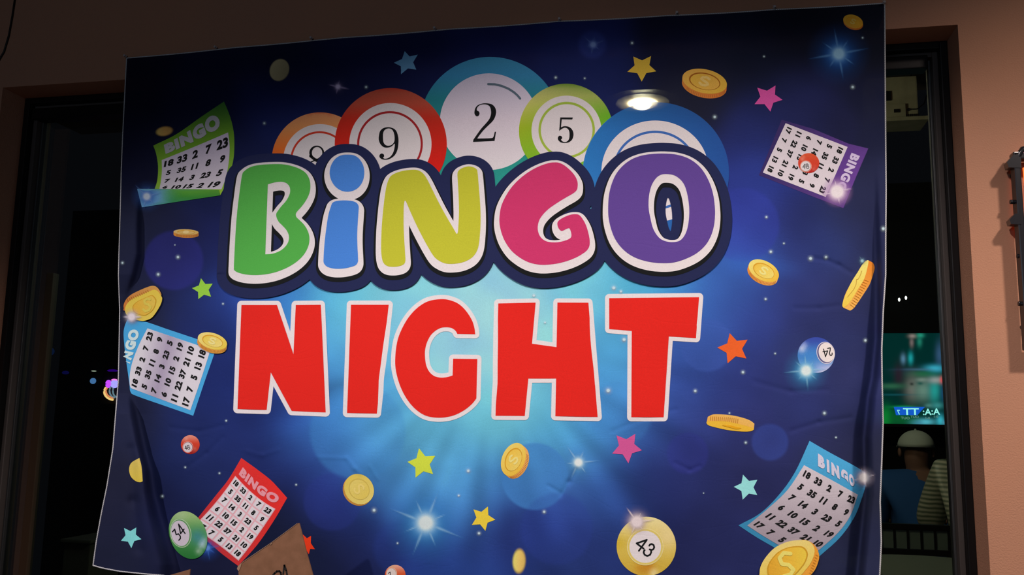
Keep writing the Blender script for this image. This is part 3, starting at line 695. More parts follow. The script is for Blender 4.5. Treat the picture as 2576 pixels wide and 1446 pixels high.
coin(903.3, 1230, 40, 35.5, 50, (-3.5, 3.8), 'gold coin below the letter I', hi=(222, 190, 84), lo=(226, 200, 110), side=(214, 150, 70), side2=(206, 134, 46), ringc=(208, 176, 80))
LM = 1.5
coin(534.4, 857.5, 38, 20, 17, (-1.5, 9.5), 'gold coin on the corner of the left blue card', hi=(236, 210, 130), lo=(226, 190, 66), side=(220, 140, 56), side2=(224, 160, 70), layer=6)
LM = 1.0
coin(468, 583.5, 31.5, 7, 2, (0, 7.5), 'thin gold coin left of the letter B', hi=(226, 186, 120), lo=(216, 170, 90), side=(222, 140, 56), side2=(206, 128, 64))
coin(2146, 54, 25.5, 16.5, 18, (0.5, 4), 'small orange coin at the top right corner', hi=(238, 172, 52), lo=(236, 160, 44), side=(226, 128, 40), side2=(214, 108, 30), ringc=(232, 158, 44))
def poly_coin(face, side, inner, label, layer, s=None, fc=((250, 222, 130), (240, 190, 66)), sc=((226, 120, 30), (246, 180, 90)), reed=None):
    F_ = crom(face, 4); S_ = crom(side, 4); c = F_.mean(0)
    o = piece('printed_coin', [S_], layer, coin_shade(c[0], c[1], -0.3, 0.9, sc[0], sc[1], 60), banner, h=10); o['label'] = label
    piece('coin_face', [F_], layer+1, coin_shade(c[0], c[1], 0.2, 0.9, fc[0], fc[1], 60), o, h=10)
    if inner is not None:
        I_ = crom(inner, 4); ci = I_.mean(0)
        piece('coin_rim_line', [I_, ci+(I_-ci)*0.93], layer+2, (206, 150, 40), o, h=None)
        piece('coin_relief', [ci+(I_-ci)*0.93], layer+2, coin_shade(ci[0], ci[1], -0.9, 0.1, fc[1], (226, 164, 50), 40), o, h=10)
    if reed: 
        loops = []
        for a, b_ in reed: loops += stroke([a, b_], 1.1, 5)
        piece('edge_reeding', loops, layer+2, (190, 120, 34), o, h=None, rule='nonzero')
    return o
z3 = lambda pts: Z(2100, 640, 9.03, pts)
reed = [(z3([(670-29*k, 575+51*k)])[0], z3([(765-29*k, 612+54*k)])[0]) for k in range(12)]
o = poly_coin(z3([(740, 130), (765, 160), (735, 330), (665, 560), (540, 770), (330, 1100), (200, 1210, 1), (172, 1140), (230, 940), (370, 640), (520, 400), (640, 210)]),
          z3([(740, 130), (870, 190, 1), (905, 290), (880, 420), (800, 660), (700, 830), (520, 1100), (430, 1220), (350, 1275, 1), (200, 1210, 1), (172, 1140), (260, 850), (520, 400), (640, 210)]), None, 'tilted gold coin at the right edge', 1, sc=((232, 130, 40), (246, 172, 84)), reed=reed)
piece('relief_line', stroke([q[:2] for q in z3([(615, 370), (580, 470), (530, 560), (495, 560), (485, 680), (430, 790), (330, 910), (290, 965)])], 1.1, 6), 4, (200, 150, 60), o, h=None, rule='nonzero')
z4 = lambda pts: Z(1770, 1020, 18.07, pts)
reed = [(z4([(330+88*k, 490+6*k if k < 9 else 530+14*(k-9))])[0], z4([(310+88*k, 670+6*k if k < 9 else 720+16*(k-9))])[0]) for k in range(15)]
o = poly_coin(z4([(140, 740), (400, 700), (1000, 715), (1700, 860), (2285, 1020, 1), (2270, 1100), (2100, 1170), (1700, 1175), (1100, 1110), (500, 980), (200, 880)]),
          z4([(190, 510, 1), (400, 410), (700, 396), (1200, 430), (1700, 530), (2100, 670), (2310, 820, 1), (2280, 1090, 1), (1700, 900), (1000, 760), (140, 750, 1)]), None, 'flat gold coin at the right, seen edge on', 1, fc=((240, 184, 62), (238, 176, 50)), sc=((244, 190, 110), (236, 150, 50)), reed=reed)
piece('relief_line', [crom(z4([(850, 890), (1200, 900), (1500, 970), (1720, 1020), (1500, 1070), (1250, 1010), (1000, 940)]), 3)], 4, (230, 160, 26), o, h=None)
LM = 1.8
z9 = lambda pts: Z(300, 700, 12.05, pts)
reed = [(z9([(230+62*k, 610-24*k if k < 3 else 545-27*(k-3)+0)])[0], z9([(265+62*k, 700-30*k if k < 3 else 610-29*(k-3))])[0]) for k in range(11)]
o = poly_coin(z9([(1050, 345), (1180, 400), (1270, 530), (1300, 620), (1260, 780), (1150, 980), (1000, 1180), (850, 1260), (700, 1290), (520, 1260), (350, 1200), (220, 1100), (175, 980), (190, 860), (280, 720), (450, 590), (650, 510), (850, 420)]),
          z9([(1010, 225), (1130, 260), (1230, 380), (1270, 530), (1100, 700), (600, 900), (170, 980), (135, 900), (135, 800), (200, 650), (350, 500), (600, 370), (850, 265)]),
          z9([(1000, 510), (1080, 580), (1120, 680), (1080, 850), (1000, 980), (880, 1080), (760, 1130), (600, 1100), (450, 1030), (400, 900), (430, 800), (560, 690), (750, 600), (880, 540)]), 'large bent gold coin at the left edge', 6, fc=((226, 190, 66), (222, 190, 86)), sc=((206, 150, 80), (206, 100, 40)), reed=reed)
piece('dollar_mark', stroke([q[:2] for q in z9([(930, 640), (840, 610), (760, 680), (790, 770), (880, 790), (950, 860), (900, 960), (790, 1000), (730, 940)])], 6, 8), 9, (218, 190, 80), o, h=None, rule='nonzero')
zb = lambda pts: Z(1846, 1096, 4.131, pts)
face = zb([(700, 1082), (780, 1095), (830, 1150), (838, 1220), (800, 1320), (740, 1400), (700, 1446), (640, 1500), (500, 1560), (350, 1550), (285, 1500), (268, 1420), (285, 1340), (340, 1250), (430, 1160), (560, 1100)])
fi = np.array([q[:2] for q in face]); ci = np.array(zb([(565, 1325)])[0]); inner = [tuple(ci+(q-ci)*0.74) for q in fi]
reed = [(zb([(850-9*k, 1230+27*k)])[0], zb([(876-9*k, 1248+27*k)])[0]) for k in range(9)]
o = poly_coin(face, zb([(700, 1082), (790, 1098), (850, 1150), (880, 1210), (885, 1280), (850, 1380), (800, 1446), (720, 1530), (600, 1600), (400, 1600), (300, 1540), (268, 1420), (400, 1300), (600, 1150)]), inner, 'largest gold coin over the lower right blue card', 6, fc=((240, 206, 130), (242, 196, 70)), sc=((232, 150, 50), (236, 160, 60)), reed=reed)
piece('dollar_mark', stroke([q[:2] for q in zb([(590, 1225), (520, 1215), (475, 1270), (500, 1330), (570, 1340), (620, 1390), (590, 1440), (520, 1460)])], 10, 8), 9, (246, 214, 110), o, h=None, rule='nonzero')
LM = 3.0
o = piece('printed_coin', [crom(Z(0, 960, 2.975, [(1043, 570, 1), (1057, 620), (1064, 680), (1068, 745, 1), (1045, 752), (1010, 740), (980, 710), (967, 670), (970, 630), (990, 600)]), 4)], 1, vgrad([(1150, (206, 176, 90)), (1212, (218, 186, 70))]), banner, h=3.5)
o['label'] = 'half coin cut off by the fold at the left edge'
LM = 1.0
def blurcoin(cx, cy, rx, ry, rot, c, e, label):
    cr, sr = math.cos(math.radians(rot)), math.sin(math.radians(rot))
    def fn(X, Y):
        u = (X*cr+Y*sr)/rx; v = (-X*sr+Y*cr)/ry; d = np.hypot(u, v)
        al = smooth01((1-d)/e+0.5)
        cc = np.array(c, float)[None]*(1.0+0.10*(-u))[:, None]
        return al, np.clip(cc, 0, 255)
    o = soft_patch('printed_coin', cx, cy, max(rx, ry)*1.4, fn, 1, banner, 40); o['label'] = label
blurcoin(703, 176, 23.5, 28, 25, (186, 160, 118), .12, 'blurred beige coin at the upper left')
blurcoin(413.5, 330, 20, 11, -10, (236, 172, 92), .5, 'small blurred orange coin above the green card')
blurcoin(1306, 1411, 15.5, 29, 3, (240, 196, 104), .45, 'upright blurred coin at the bottom')

# ---- bingo cards
NUMS = [['18', '33', '2', '7', '23'], ['5', '35', '11', '8', '9'], ['7', '14', '3', '23', '5'], ['6', '10', '15', '2', '19'], ['11', '22', '37', '21', '10'], ['17', '7', '5', '13', '18']]
_txt = {}
def text_mesh(s, bold=0.035):
    if (s, bold) in _txt: return _txt[(s, bold)]
    cu = bpy.data.curves.new('t', 'FONT'); cu.body = s; cu.align_x = 'CENTER'; cu.offset = bold; cu.resolution_u = 4; cu.space_character = 1.16 if s == 'BINGO' or s == 'BING' else 1.05
    ob = bpy.data.objects.new('t', cu); COL.objects.link(ob)
    dg = bpy.context.evaluated_depsgraph_get(); me = ob.evaluated_get(dg).to_mesh()
    me.calc_loop_triangles()
    V = np.array([tuple(v.co)[:2] for v in me.vertices]); F = np.array([tuple(t.vertices) for t in me.loop_triangles])
    ob.evaluated_get(dg).to_mesh_clear(); bpy.data.objects.remove(ob); bpy.data.curves.remove(cu)
    lo, hi = V.min(0), V.max(0)
    V = (V-(lo+hi)/2)/(hi[1]-lo[1])          # centred, unit height
    _txt[(s, bold)] = (V, F); return V, F
class Card:
    """least-squares patch from card units (u across, v down) to print pixels"""
    def __init__(s, pts, deg=2):
        s.deg = deg; A = np.array([[p[0], p[1]] for p in pts], float); s.X = np.array([[p[2], p[3]] for p in pts], float)
        s.c = np.linalg.lstsq(s.B(A), s.X, rcond=None)[0]
    def B(s, A):
        u, v = A[:, 0]/5, A[:, 1]/6
        t = [np.ones_like(u), u, v, u*v]
        if s.deg >= 2: t += [u*u, v*v]
        if s.deg >= 3: t += [u*u*v, u*v*v, v**3, u**3]
        return np.stack(t, 1)
    def __call__(s, A): return s.B(np.atleast_2d(np.array(A, float))) @ s.c
def text_piece(name, strings, card, layer, c, parent, skew=0.0, clip=None):
    """strings: list of (text, u, v, height, widthfactor, bold)"""
    VV = []; FF = []; k = 0
    for s, u, v, h, wf, bold in strings:
        V, F_ = text_mesh(s, bold)
        A = np.stack([u+(V[:, 0]+V[:, 1]*skew)*h*wf, v-V[:, 1]*h], 1)
        Pp = card(A)
        if clip is not None:
            cen = Pp[F_].mean(1); F_ = F_[clip(cen[:, 0], cen[:, 1])]
        VV.append(Pp); FF.append(F_+k); k += len(V)
    V = np.concatenate(VV); F_ = np.concatenate(FF)
    for _ in range(2 if LM > 1 else 0):
        n0 = len(V); T = F_; a, b_, c_ = V[T[:, 0]], V[T[:, 1]], V[T[:, 2]]
        mid = np.concatenate([(a+b_)/2, (b_+c_)/2, (c_+a)/2]); m = len(T); i0 = n0+np.arange(m); i1 = i0+m; i2 = i1+m
        F_ = np.concatenate([np.stack([T[:, 0], i0, i2], 1), np.stack([i0, T[:, 1], i1], 1), np.stack([i2, i1, T[:, 2]], 1), np.stack([i0, i1, i2], 1)]); V = np.concatenate([V, mid])
    P = surf(V[:, 0], V[:, 1], layer)
    a = P[F_[:, 1]]-P[F_[:, 0]]; b_ = P[F_[:, 2]]-P[F_[:, 0]]
    if np.cross(a, b_)[:, 1].mean() > 0: F_ = F_[:, ::-1]
    colr = np.tile(np.append(ink(c), 1), (len(V), 1))
    return mesh_np(name, P, F_, M_PRINT, parent, colr)
def numbers(card, layer, parent, hidden=(), skew=0.12, h=0.44, wf=1.0, clip=None, color=(22, 22, 22)):
    L = []
    for r in range(6):
        for q in range(5):
            if (r, q) in hidden: continue
            L.append((NUMS[r][q], q+0.5, r+0.5, h, wf, 0.055))
    return text_piece('card_numbers', L, card, layer, color, parent, skew, clip)
def gpts(o, s, rows, extra=()):
    out = []
    for r, row in enumerate(rows):
        for q, p in enumerate(row):
            if p: out.append((q+.5, r+.5, o[0]+p[0]/s, o[1]+p[1]/s))
    for u, v, x, y in extra: out.append((u, v, o[0]+x/s, o[1]+y/s))
    return out
def quadloop(card, u0, v0, u1, v1, n=10):
    t = np.linspace(0, 1, n, endpoint=False)
    A = [(u0+(u1-u0)*k, v0) for k in t]+[(u1, v0+(v1-v0)*k) for k in t]+[(u1-(u1-u0)*k, v1) for k in t]+[(u0, v1-(v1-v0)*k) for k in t]
    return card(A)
# purple card
s = 4.82; o_ = (1900, 270)
cp = Card(gpts(o_, s, [[(1020, 525), (970, 640), (915, 765), (868, 880), (815, 995)], [(900, 475), (845, 590), (800, 710), (740, 825), (690, 945)], [(775, 425), None, None, None, (560, 895)], [(645, 375), (592, 490), None, (487, 725), (435, 845)], [(518, 330), (465, 445), (415, 560), (360, 680), (310, 795)], [(405, 285), (350, 400), (295, 512), (240, 632), (185, 748)]],
               [(0, 0, 1120, 480), (5, 0, 855, 1085), (0, 6, 368, 192), (5, 6, 92, 790)]), 2)
def purp(x, y):
    a, b_ = np.array(Z(*o_, s, [(1280, 820)])[0]), 1
    d = np.hypot(x-a[0], y-a[1]); t = np.clip(d/230, 0, 1)
    return lerp((112, 66, 150), (60, 44, 98), t)
pc = piece('printed_bingo_card', [crom(Z(*o_, s, [(320, 150, 1), (700, 260, 1), (1130, 440, 1), (1370, 498, 1), (1215, 860, 1), (1068, 1222, 1), (700, 1082, 1), (45, 822, 1)]))], 1, purp, banner)
pc['label'] = 'purple bingo card at the upper right'
piece('number_panel', [crom(Z(*o_, s, [(368, 192, 1), (1120, 480, 1), (855, 1086, 1), (92, 790, 1)]))], 2, (222, 204, 210), pc)
numbers(cp, 3, pc, hidden={(2, 2)}, skew=0.1, h=0.5, wf=1.0)
text_piece('card_title', [('BINGO', 2.15, -0.92, 0.80, 1.10, 0.06)], cp, 3, (214, 190, 226), pc)
# red card
s = 4.725; o_ = (490, 1140)
cr_ = Card(gpts(o_, s, [[(490, 357), (570, 443), (660, 530), (762, 600), (872, 680)], [(427, 457), (513, 540), (600, 625), (690, 708), (797, 782)], [(350, 553), (445, 637), (540, 722), (630, 808), (725, 893)], [(265, 663), (370, 745), (467, 825), (565, 908), (660, 985)], [(180, 765), (285, 847), (385, 925), (487, 1010), (587, 1085)], [None, (205, 940), (303, 1028), (408, 1103), (510, 1185)]],
               [(0, 0, 483, 268), (5, 0, 958, 660), (5, 6, 520, 1280)]), 3)
rc_ = piece('printed_bingo_card', [crom(Z(*o_, s, [(553, 55, 1), (740, 190), (900, 315), (1010, 430), (1098, 530, 1), (940, 800), (740, 1090), (515, 1338, 1), (330, 1200), (150, 1050), (-60, 900, 1), (55, 745), (250, 500), (400, 310)]))], 1,
            coin_shade(600, 1300, 0.8, -0.3, (196, 50, 56), (232, 48, 44), 90), banner)
rc_['label'] = 'red bingo card at the lower left'
piece('number_panel', [quadloop(cr_, 0, 0, 5, 6)], 2, (234, 172, 180), rc_)
cells = []
for r in range(6):
    for q in range(5): cells.append(orient(quadloop(cr_, q+0.07, r+0.07, q+0.93, r+0.93, 3)))
piece('number_cells', cells, 3, (226, 210, 214), rc_, h=None)
numbers(cr_, 4, rc_, skew=0.12, h=0.52, wf=0.9)
text_piece('card_title', [('BINGO', 2.5, -0.85, 0.95, 1.16, 0.07)], cr_, 3, (240, 150, 160), rc_)
# left blue card
s = 4.82; o_ = (290, 780)
cb = Card(gpts(o_, s, [[(220, 872), (262, 732), (320, 592), (372, 453), (430, 318)], [(340, 922), (392, 783), (452, 637), (500, 503), (540, 362)], [(468, 970), (525, 832), (575, 688), (615, 543), (650, 400)], [(600, 1018), (645, 873), (688, 727), (733, 585), (772, 437)], [(725, 1060), (770, 917), (812, 772), (868, 627), (912, 482)], [(857, 1100), (905, 957), (955, 815), (1003, 672), (1050, 527)]],
              [(5, 6, 1155, 480), (0, 6, 910, 1212), (5, 0, 390, 220), (0, 0, 178, 942), (5.0, -1, 215, 200), (4.3, -0.92, 215, 310), (3.35, -0.92, 180, 430), (2.4, -0.92, 158, 560)]), 3)
LM = 1.4
outl = crom(Z(*o_, s, [(145, 115, 1), (330, 130), (660, 240), (990, 350), (1232, 430, 1), (1195, 545), (1070, 905), (945, 1280, 1), (600, 1160), (250, 1037), (185, 990), (172, 900), (150, 740), (120, 520), (100, 300), (112, 200)]))
lb = piece('printed_bingo_card', [outl], 1, (72, 160, 212), banner, h=6); lb['label'] = 'blue bingo card at the left edge'
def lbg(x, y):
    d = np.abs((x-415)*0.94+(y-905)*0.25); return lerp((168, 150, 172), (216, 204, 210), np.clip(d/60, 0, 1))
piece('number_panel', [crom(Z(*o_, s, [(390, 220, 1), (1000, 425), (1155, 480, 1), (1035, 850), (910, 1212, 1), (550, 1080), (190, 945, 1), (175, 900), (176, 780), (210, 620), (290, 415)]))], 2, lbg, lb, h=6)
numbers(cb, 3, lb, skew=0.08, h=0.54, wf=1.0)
text_piece('card_title', [('O', 4.3, -0.92, 0.9, 1.0, 0.07), ('G', 3.4, -0.92, 0.9, 1.0, 0.07), ('N', 2.5, -0.85, 0.8, 0.95, 0.07), ('I', 1.9, -0.7, 0.5, 0.9, 0.06)], cb, 3, (206, 220, 236), lb,
           clip=lambda x, y: x > np.interp(y, [840, 890, 925, 990], [314, 315.5, 320.5, 329]))
# right blue card
s = 4.131; o_ = (1846, 1096)
cb2 = Card(gpts(o_, s, [[(762, 410), (882, 483), (1005, 553), (1130, 607), (1215, 657)], [(687, 527), (805, 603), (932, 672), (1055, 737), (1160, 785)], [(600, 635), (715, 712), (838, 788), (965, 855), (1090, 912)], [(500, 745), (615, 822), (738, 895), (857, 965), (992, 1022)], [(393, 840), (500, 920), (622, 985), (745, 1058), (880, 1122)], [(272, 930), (385, 1003), (498, 1075), None, None]],
               [(0, 0, 730, 305), (5, 0, 1290, 612), (0, 6, 140, 932), (1.4, -0.85, 905, 270), (2.25, -0.85, 985, 318), (3.0, -0.85, 1070, 372), (3.9, -0.85, 1170, 430)]), 3)
rb = piece('printed_bingo_card', [crom(Z(*o_, s, [(787, 52, 1), (1000, 175), (1250, 310), (1370, 385, 1), (1375, 490), (1330, 650), (1250, 850), (1100, 1060), (885, 1255, 1), (640, 1230), (420, 1160, 1), (230, 1050), (48, 930, 1), (280, 800), (480, 600), (640, 370)]))], 1,
           coin_shade(2010, 1250, 0.3, -0.9, (54, 128, 168), (76, 164, 212), 140), banner, h=5)
rb['label'] = 'blue bingo card at the lower right'
piece('number_panel', [crom(Z(*o_, s, [(730, 305, 1), (1000, 450), (1290, 612, 1), (1210, 830), (1080, 1010), (870, 1200, 1), (465, 1135, 1), (290, 1030), (140, 932, 1), (350, 760), (560, 560)]))], 2,
      coin_shade(2010, 1250, 0.2, -0.95, (158, 140, 150), (222, 206, 212), 130), rb, h=5)
numbers(cb2, 3, rb, hidden={(5, 3), (5, 4)}, skew=0.1, h=0.50, wf=1.0)
text_piece('card_title', [('B', 1.5, -0.9, 0.82, 1.0, 0.08), ('I', 2.15, -0.88, 0.82, 1.0, 0.08), ('N', 2.85, -0.86, 0.82, 1.0, 0.08), ('G', 3.72, -0.84, 0.80, 0.95, 0.08), ('O', 4.42, -0.78, 0.76, 0.7, 0.08)], cb2, 3, (206, 196, 214), rb)
LM = 1.0
# green card
s = 4.82; o_ = (330, 250)
cg = Card(gpts(o_, s, [[(455, 775), (615, 720), (778, 660), (943, 595), (1110, 540)], [(455, 890), (610, 857), (770, 815), (935, 770), (1105, 730)], [(440, 980), (588, 965), (738, 942), (900, 912), (1068, 890)], [(408, 1065), (548, 1065), (695, 1058), (840, 1040), (1012, 1030)]],
              [(0, 0, 370, 735), (5, 0, 1175, 400), (0.85, -0.95, 500, 565), (1.6, -.95, 605, 515), (2.3, -.95, 705, 455), (3.15, -.95, 840, 385), (4.1, -.95, 975, 305)]), 3)
gc = piece('printed_bingo_card', [crom(Z(*o_, s, [(268, 560, 1), (550, 420), (850, 210), (1125, 25, 1), (1170, 130), (1215, 260), (1246, 420), (1250, 600), (1235, 750), (1180, 960), (1080, 1163, 1), (1062, 1097, 1), (500, 1087, 1), (285, 1083, 1), (318, 970), (325, 800), (300, 650)]))], 1,
           vgrad([(255, (66, 118, 50)), (330, (112, 160, 44)), (420, (140, 186, 56)), (480, (160, 200, 60))]), banner)
gc['label'] = 'green bingo card at the upper left with a curled lower edge'
piece('number_panel', [crom(Z(*o_, s, [(370, 735, 1), (800, 560), (1175, 400, 1), (1193, 560), (1185, 740), (1150, 940), (1095, 1090, 1), (600, 1086, 1), (343, 1083, 1), (362, 980), (372, 860)]))], 2, vgrad([(330, (214, 192, 214)), (480, (224, 208, 214))]), gc)
yl = 250+1088/4.82
text_piece('card_numbers', [(NUMS[r][q], q+.5, r+.5, [0.62, 0.5, 0.5, 0.56][r], 1.0+0.06*r, 0.05) for r in range(4) for q in range(5)], cg, 3, (22, 22, 22), gc, 0.15, clip=lambda x, y: y < yl)
text_piece('card_title', [('BINGO', 2.5, -0.95, 0.95, 1.12, 0.075)], cg, 3, (196, 186, 190), gc)
def flap(x, y):
    t = np.clip((x-400)/60, 0, 1); v = np.clip((y-476)/34, 0, 1)
    a = lerp((120, 176, 214), (60, 150, 84), t); b_ = lerp((110, 180, 60), (40, 130, 56), v)
    c = a*(1-t[:, None])+b_*t[:, None]
    u = np.clip((x-480)/60, 0, 1)[:, None]; return c*(1-0.1*u)
piece('curled_flap', [crom(Z(*o_, s, [(72, 1083, 1), (500, 1086, 1), (1062, 1097, 1), (1078, 1163, 1), (800, 1205, 1), (500, 1250, 1), (130, 1308, 1)]))], 4, flap, gc)

# ---- small numbered balls
def small_ball(c, r, disc, ring, colf, label, layer=1, ringc=None, strokes=(), sw=3, rot=0, drot=0, discc=WHITE, linec=None):
    O = ellipse(c[0], c[1], r[0], r[1], rot, 72)
    o = piece('printed_ball', [O], layer, colf, banner, h=7); o['label'] = label
    R1 = ellipse(*ring, drot, 56); R2 = ellipse(ring[0], ring[1], ring[2]-1.7, ring[3]-1.7, drot, 56)
    cl = lambda L: L
    piece('disc_ring', [R1, R2], layer+1, ringc or WHITE, o, h=None)
    D = ellipse(*disc, drot, 56)
    if linec: piece('disc_outline', [R2, D], layer+1, linec, o, h=None)
    piece('number_disc', [D], layer+1, discc, o, h=10)
    loops = []
    for st in strokes: loops += stroke(st, sw, 8)
    if loops: numeral(o, loops, layer+2, 'nonzero')
    return o
def ballcol(c, r, top, mid, bot, hl=None):
    def f(x, y):
        v = (y-c[1])/r; a = lerp(top, mid, smooth01(v+1.0)); b_ = lerp(mid, bot, smooth01(v))
        out = np.where((v < 0)[:, None], a, b_)
        if hl:
            for hx, hy, hr, hc, ha in hl:
                w_ = ha*np.exp(-(((x-hx)**2+(y-hy)**2)/hr**2))[:, None]; out = out*(1-w_)+np.array(hc)[None]*w_
        return out
    return f
z = lambda ox, oy, s, pts: [q[:2] for q in Z(ox, oy, s, pts)]
small_ball((478.6, 1118.2), (23.6, 24), (472.2, 1124.8, 11.2, 12.4), (472.6, 1124.2, 13.6, 14.6), ballcol((478.6, 1118.2), 24, (226, 140, 120), (208, 60, 40), (150, 26, 24), [(465.5, 1105, 4, (232, 180, 160), .8), (491, 1131, 5, (220, 150, 130), .6)]), 'small red ball printed 48 at the lower left', linec=(120, 60, 64),
           strokes=[z(450, 1080, 20.66, [(365, 855), (310, 990), (430, 985)]), z(450, 1080, 20.66, [(365, 850), (400, 1045)]), ellipse(473.2, 1121.9, 2.4, 2.6, 0, 12).tolist()+[ellipse(473.2, 1121.9, 2.4, 2.6, 0, 12)[0].tolist()], ellipse(474.9, 1127, 2.8, 2.9, 0, 12).tolist()+[ellipse(474.9, 1127, 2.8, 2.9, 0, 12)[0].tolist()]], sw=1.2, discc=(214, 196, 200), ringc=(232, 140, 130))
def eight(cx, cy, a, b_): 
    e = ellipse(cx, cy, a, b_, 0, 12); return e.tolist()+[e[0].tolist()]
small_ball((2034.4, 410), (26.6, 25), (2027, 418, 12.6, 12.6), (2027.3, 418.3, 14.8, 14.8), ballcol((2034.4, 410), 25, (220, 84, 50), (214, 66, 44), (190, 40, 34), [(2019, 398, 5, (236, 160, 140), .8), (2049, 424, 5, (230, 150, 130), .6)]), 'red ball printed 48 on the purple card', layer=4, linec=(140, 60, 60),
           strokes=[z(1900, 270, 4.82, [(603, 685), (575, 725), (608, 720)]), z(1900, 270, 4.82, [(603, 685), (600, 745)]), eight(2030.2, 414.8, 2.9, 2.8), eight(2031.8, 420.6, 3.2, 3.2)], sw=1.3, ringc=(240, 150, 130))
small_ball((1625.9, 1374), (74.8, 74.6), (1623.2, 1375.3, 39.8, 40.2), (1623.2, 1375.3, 46, 46.4), ballcol((1625.9, 1374), 75, (236, 214, 150), (216, 182, 80), (206, 166, 60), [(1680, 1350, 34, (238, 210, 150), .8), (1632, 1427, 16, (196, 124, 30), .9), (1612, 1428, 16, (196, 130, 34), .7), (1645, 1441, 12, (236, 214, 160), .8), (1555, 1365, 16, (206, 170, 44), .6)]),
           'yellow ball printed 43 at the bottom', layer=2, linec=(222, 194, 104), ringc=(238, 212, 150),
           strokes=[z(1540, 1280, 8.711, [(760, 675), (535, 752), (690, 868)]), z(1540, 1280, 8.711, [(760, 675), (585, 915)]), z(1540, 1280, 8.711, [(812, 803), (830, 775), (868, 766), (908, 788), (922, 838), (900, 884), (862, 897), (820, 885)]), z(1540, 1280, 8.711, [(852, 897), (855, 950), (830, 1003), (768, 1027), (712, 1003), (690, 955), (698, 912), (714, 900)])], sw=4.3)
small_ball((2053, 893), (46.5, 45), (2079.2, 886.5, 19.6, 24.6), (2077.2, 887.3, 23, 28), ballcol((2053, 893), 45, (56, 72, 160), (66, 120, 190), (206, 196, 226), [(2018, 878, 9, (214, 208, 230), .9), (2023, 868, 8, (200, 196, 226), .6), (2040, 895, 22, (74, 140, 205), .5)]), 'blue ball printed 24 upside down at the right', layer=2, linec=(96, 86, 130), drot=-14, discc=(238, 216, 212),
           strokes=[z(1990, 840, 12.05, [(1110, 435), (1190, 415), (1185, 490), (1163, 580), (1183, 638), (1215, 650), (1243, 625), (1245, 572)]), z(1990, 840, 12.05, [(985, 455), (1045, 685), (1110, 510), (965, 535)])], sw=2.3, ringc=(226, 212, 232))
small_ball((473, 1345.5), (62, 46), (453.4, 1341, 32.5, 22.8), (454.5, 1341, 36.6, 26.6), ballcol((473, 1345.5), 58, (160, 190, 120), (84, 150, 80), (46, 120, 56), [(455, 1295, 18, (176, 196, 150), .6), (508, 1370, 9, (206, 214, 220), .9), (500, 1386, 8, (190, 200, 180), .7), (512, 1360, 9, (200, 212, 224), .7), (497, 1350, 20, (60, 130, 170), .6)]), 'green ball printed 34 at the lower left', layer=6, rot=68, drot=78,
           strokes=[z(410, 1260, 9.04, [(215, 700), (265, 640), (300, 765), (350, 745), (395, 800), (395, 850), (360, 890)]), z(410, 1260, 9.04, [(500, 735), (355, 525), (400, 740), (478, 640)])], sw=2.9, discc=(214, 196, 206), ringc=(190, 206, 170), linec=(96, 150, 90))
small_ball((994.3, 1446), (26, 25.5), (984.6, 1443, 11.6, 13.2), (985.2, 1443, 13.8, 15.4), ballcol((994.3, 1446), 26, (230, 160, 140), (216, 84, 44), (190, 50, 24), [(986, 1426, 8, (220, 170, 130), .7)]), 'orange ball at the bottom edge of the picture', ringc=(240, 180, 150), linec=(170, 130, 120), discc=(222, 200, 192),
           strokes=[z(940, 1400, 25.76, [(945, 1080), (1070, 985), (1082, 1300), (1085, 1500)])], sw=1.5)

# ---- sparkles and dots of light printed on the cloth
def sparkle(cx, cy, R, core, halo, spikes, rot, label, ccol=(232, 226, 236), hcol=(60, 130, 210), layer=5, sharp=1.0):
    def fn(X, Y):
        r = np.hypot(X, Y)+1e-6; th = np.arctan2(Y, X)+math.radians(rot)
        sp = np.zeros_like(r)
        for i in range(2*spikes):
            a = math.pi*i/spikes; perp = np.abs(np.sin(th-a))*r; al_ = np.cos(th-a)*r
            ln = R*(1.0, 0.62, 0.85, 0.55)[i % 4]
            tp = np.clip(1-al_/ln, 0, 1); wd = 0.55*core*tp**1.6*(0.5 if spikes > 2 else 0.9)+0.8
            sp = np.maximum(sp, np.exp(-(perp/wd)**2)*smooth01(tp*2.2)*(al_ > 0))
        co = np.exp(-(r/core)**2)
        ha = halo*(0.75*np.exp(-(r/(R*0.36))**2)+0.25*np.exp(-(r/(R*0.6))**2))
        edge = smooth01((R-r)/(R*0.25))
        co = np.clip(co*1.5, 0, 1)
        al = np.clip(np.maximum(co, (0.8 if sum(hcol) > 500 or spikes < 3 else 0.34)*sp)+ha*(1-co), 0, 1)*edge
        t = np.clip(np.maximum(co, (0.9 if sum(hcol) > 500 else 0.5)*sp), 0, 1)
        c = np.array(hcol)[None]*(1-t[:, None])+np.array(ccol)[None]*t[:, None]
        return al, c
    o = soft_patch('printed_sparkle', cx, cy, R, fn, layer, banner, int(min(80, max(30, R*0.9)))); o['label'] = label
sparkle(850, 218, 34, 7, .25, 2, -12, 'white four-pointed sparkle at the upper left', (186, 168, 200), (96, 84, 130))
sparkle(2110, 135, 90, 17, .95, 4, 10, 'large blue sparkle at the upper right', (150, 190, 220), (40, 96, 180))
sparkle(1492, 112, 40, 8, .8, 3, 20, 'faint blue sparkle at the top', (110, 130, 180), (50, 70, 150))
sparkle(1071, 1315, 120, 23, .95, 4, -22, 'large white and blue sparkle at the bottom', (214, 222, 236), (66, 146, 214))
sparkle(1455, 1163, 62, 12, .75, 3, 5, 'white sparkle below the letter H', (220, 224, 232), (90, 160, 214))
LM = 2.2
sparkle(369, 494, 46, 10, .75, 3, 15, 'pale blue sparkle on the curl of the green card', (200, 206, 226), (70, 120, 210))
LM = 2.0
sparkle(331, 797, 30, 11, .15, 2, 0, 'white sparkle on the bent coin', (230, 210, 214), (190, 180, 200), layer=10)
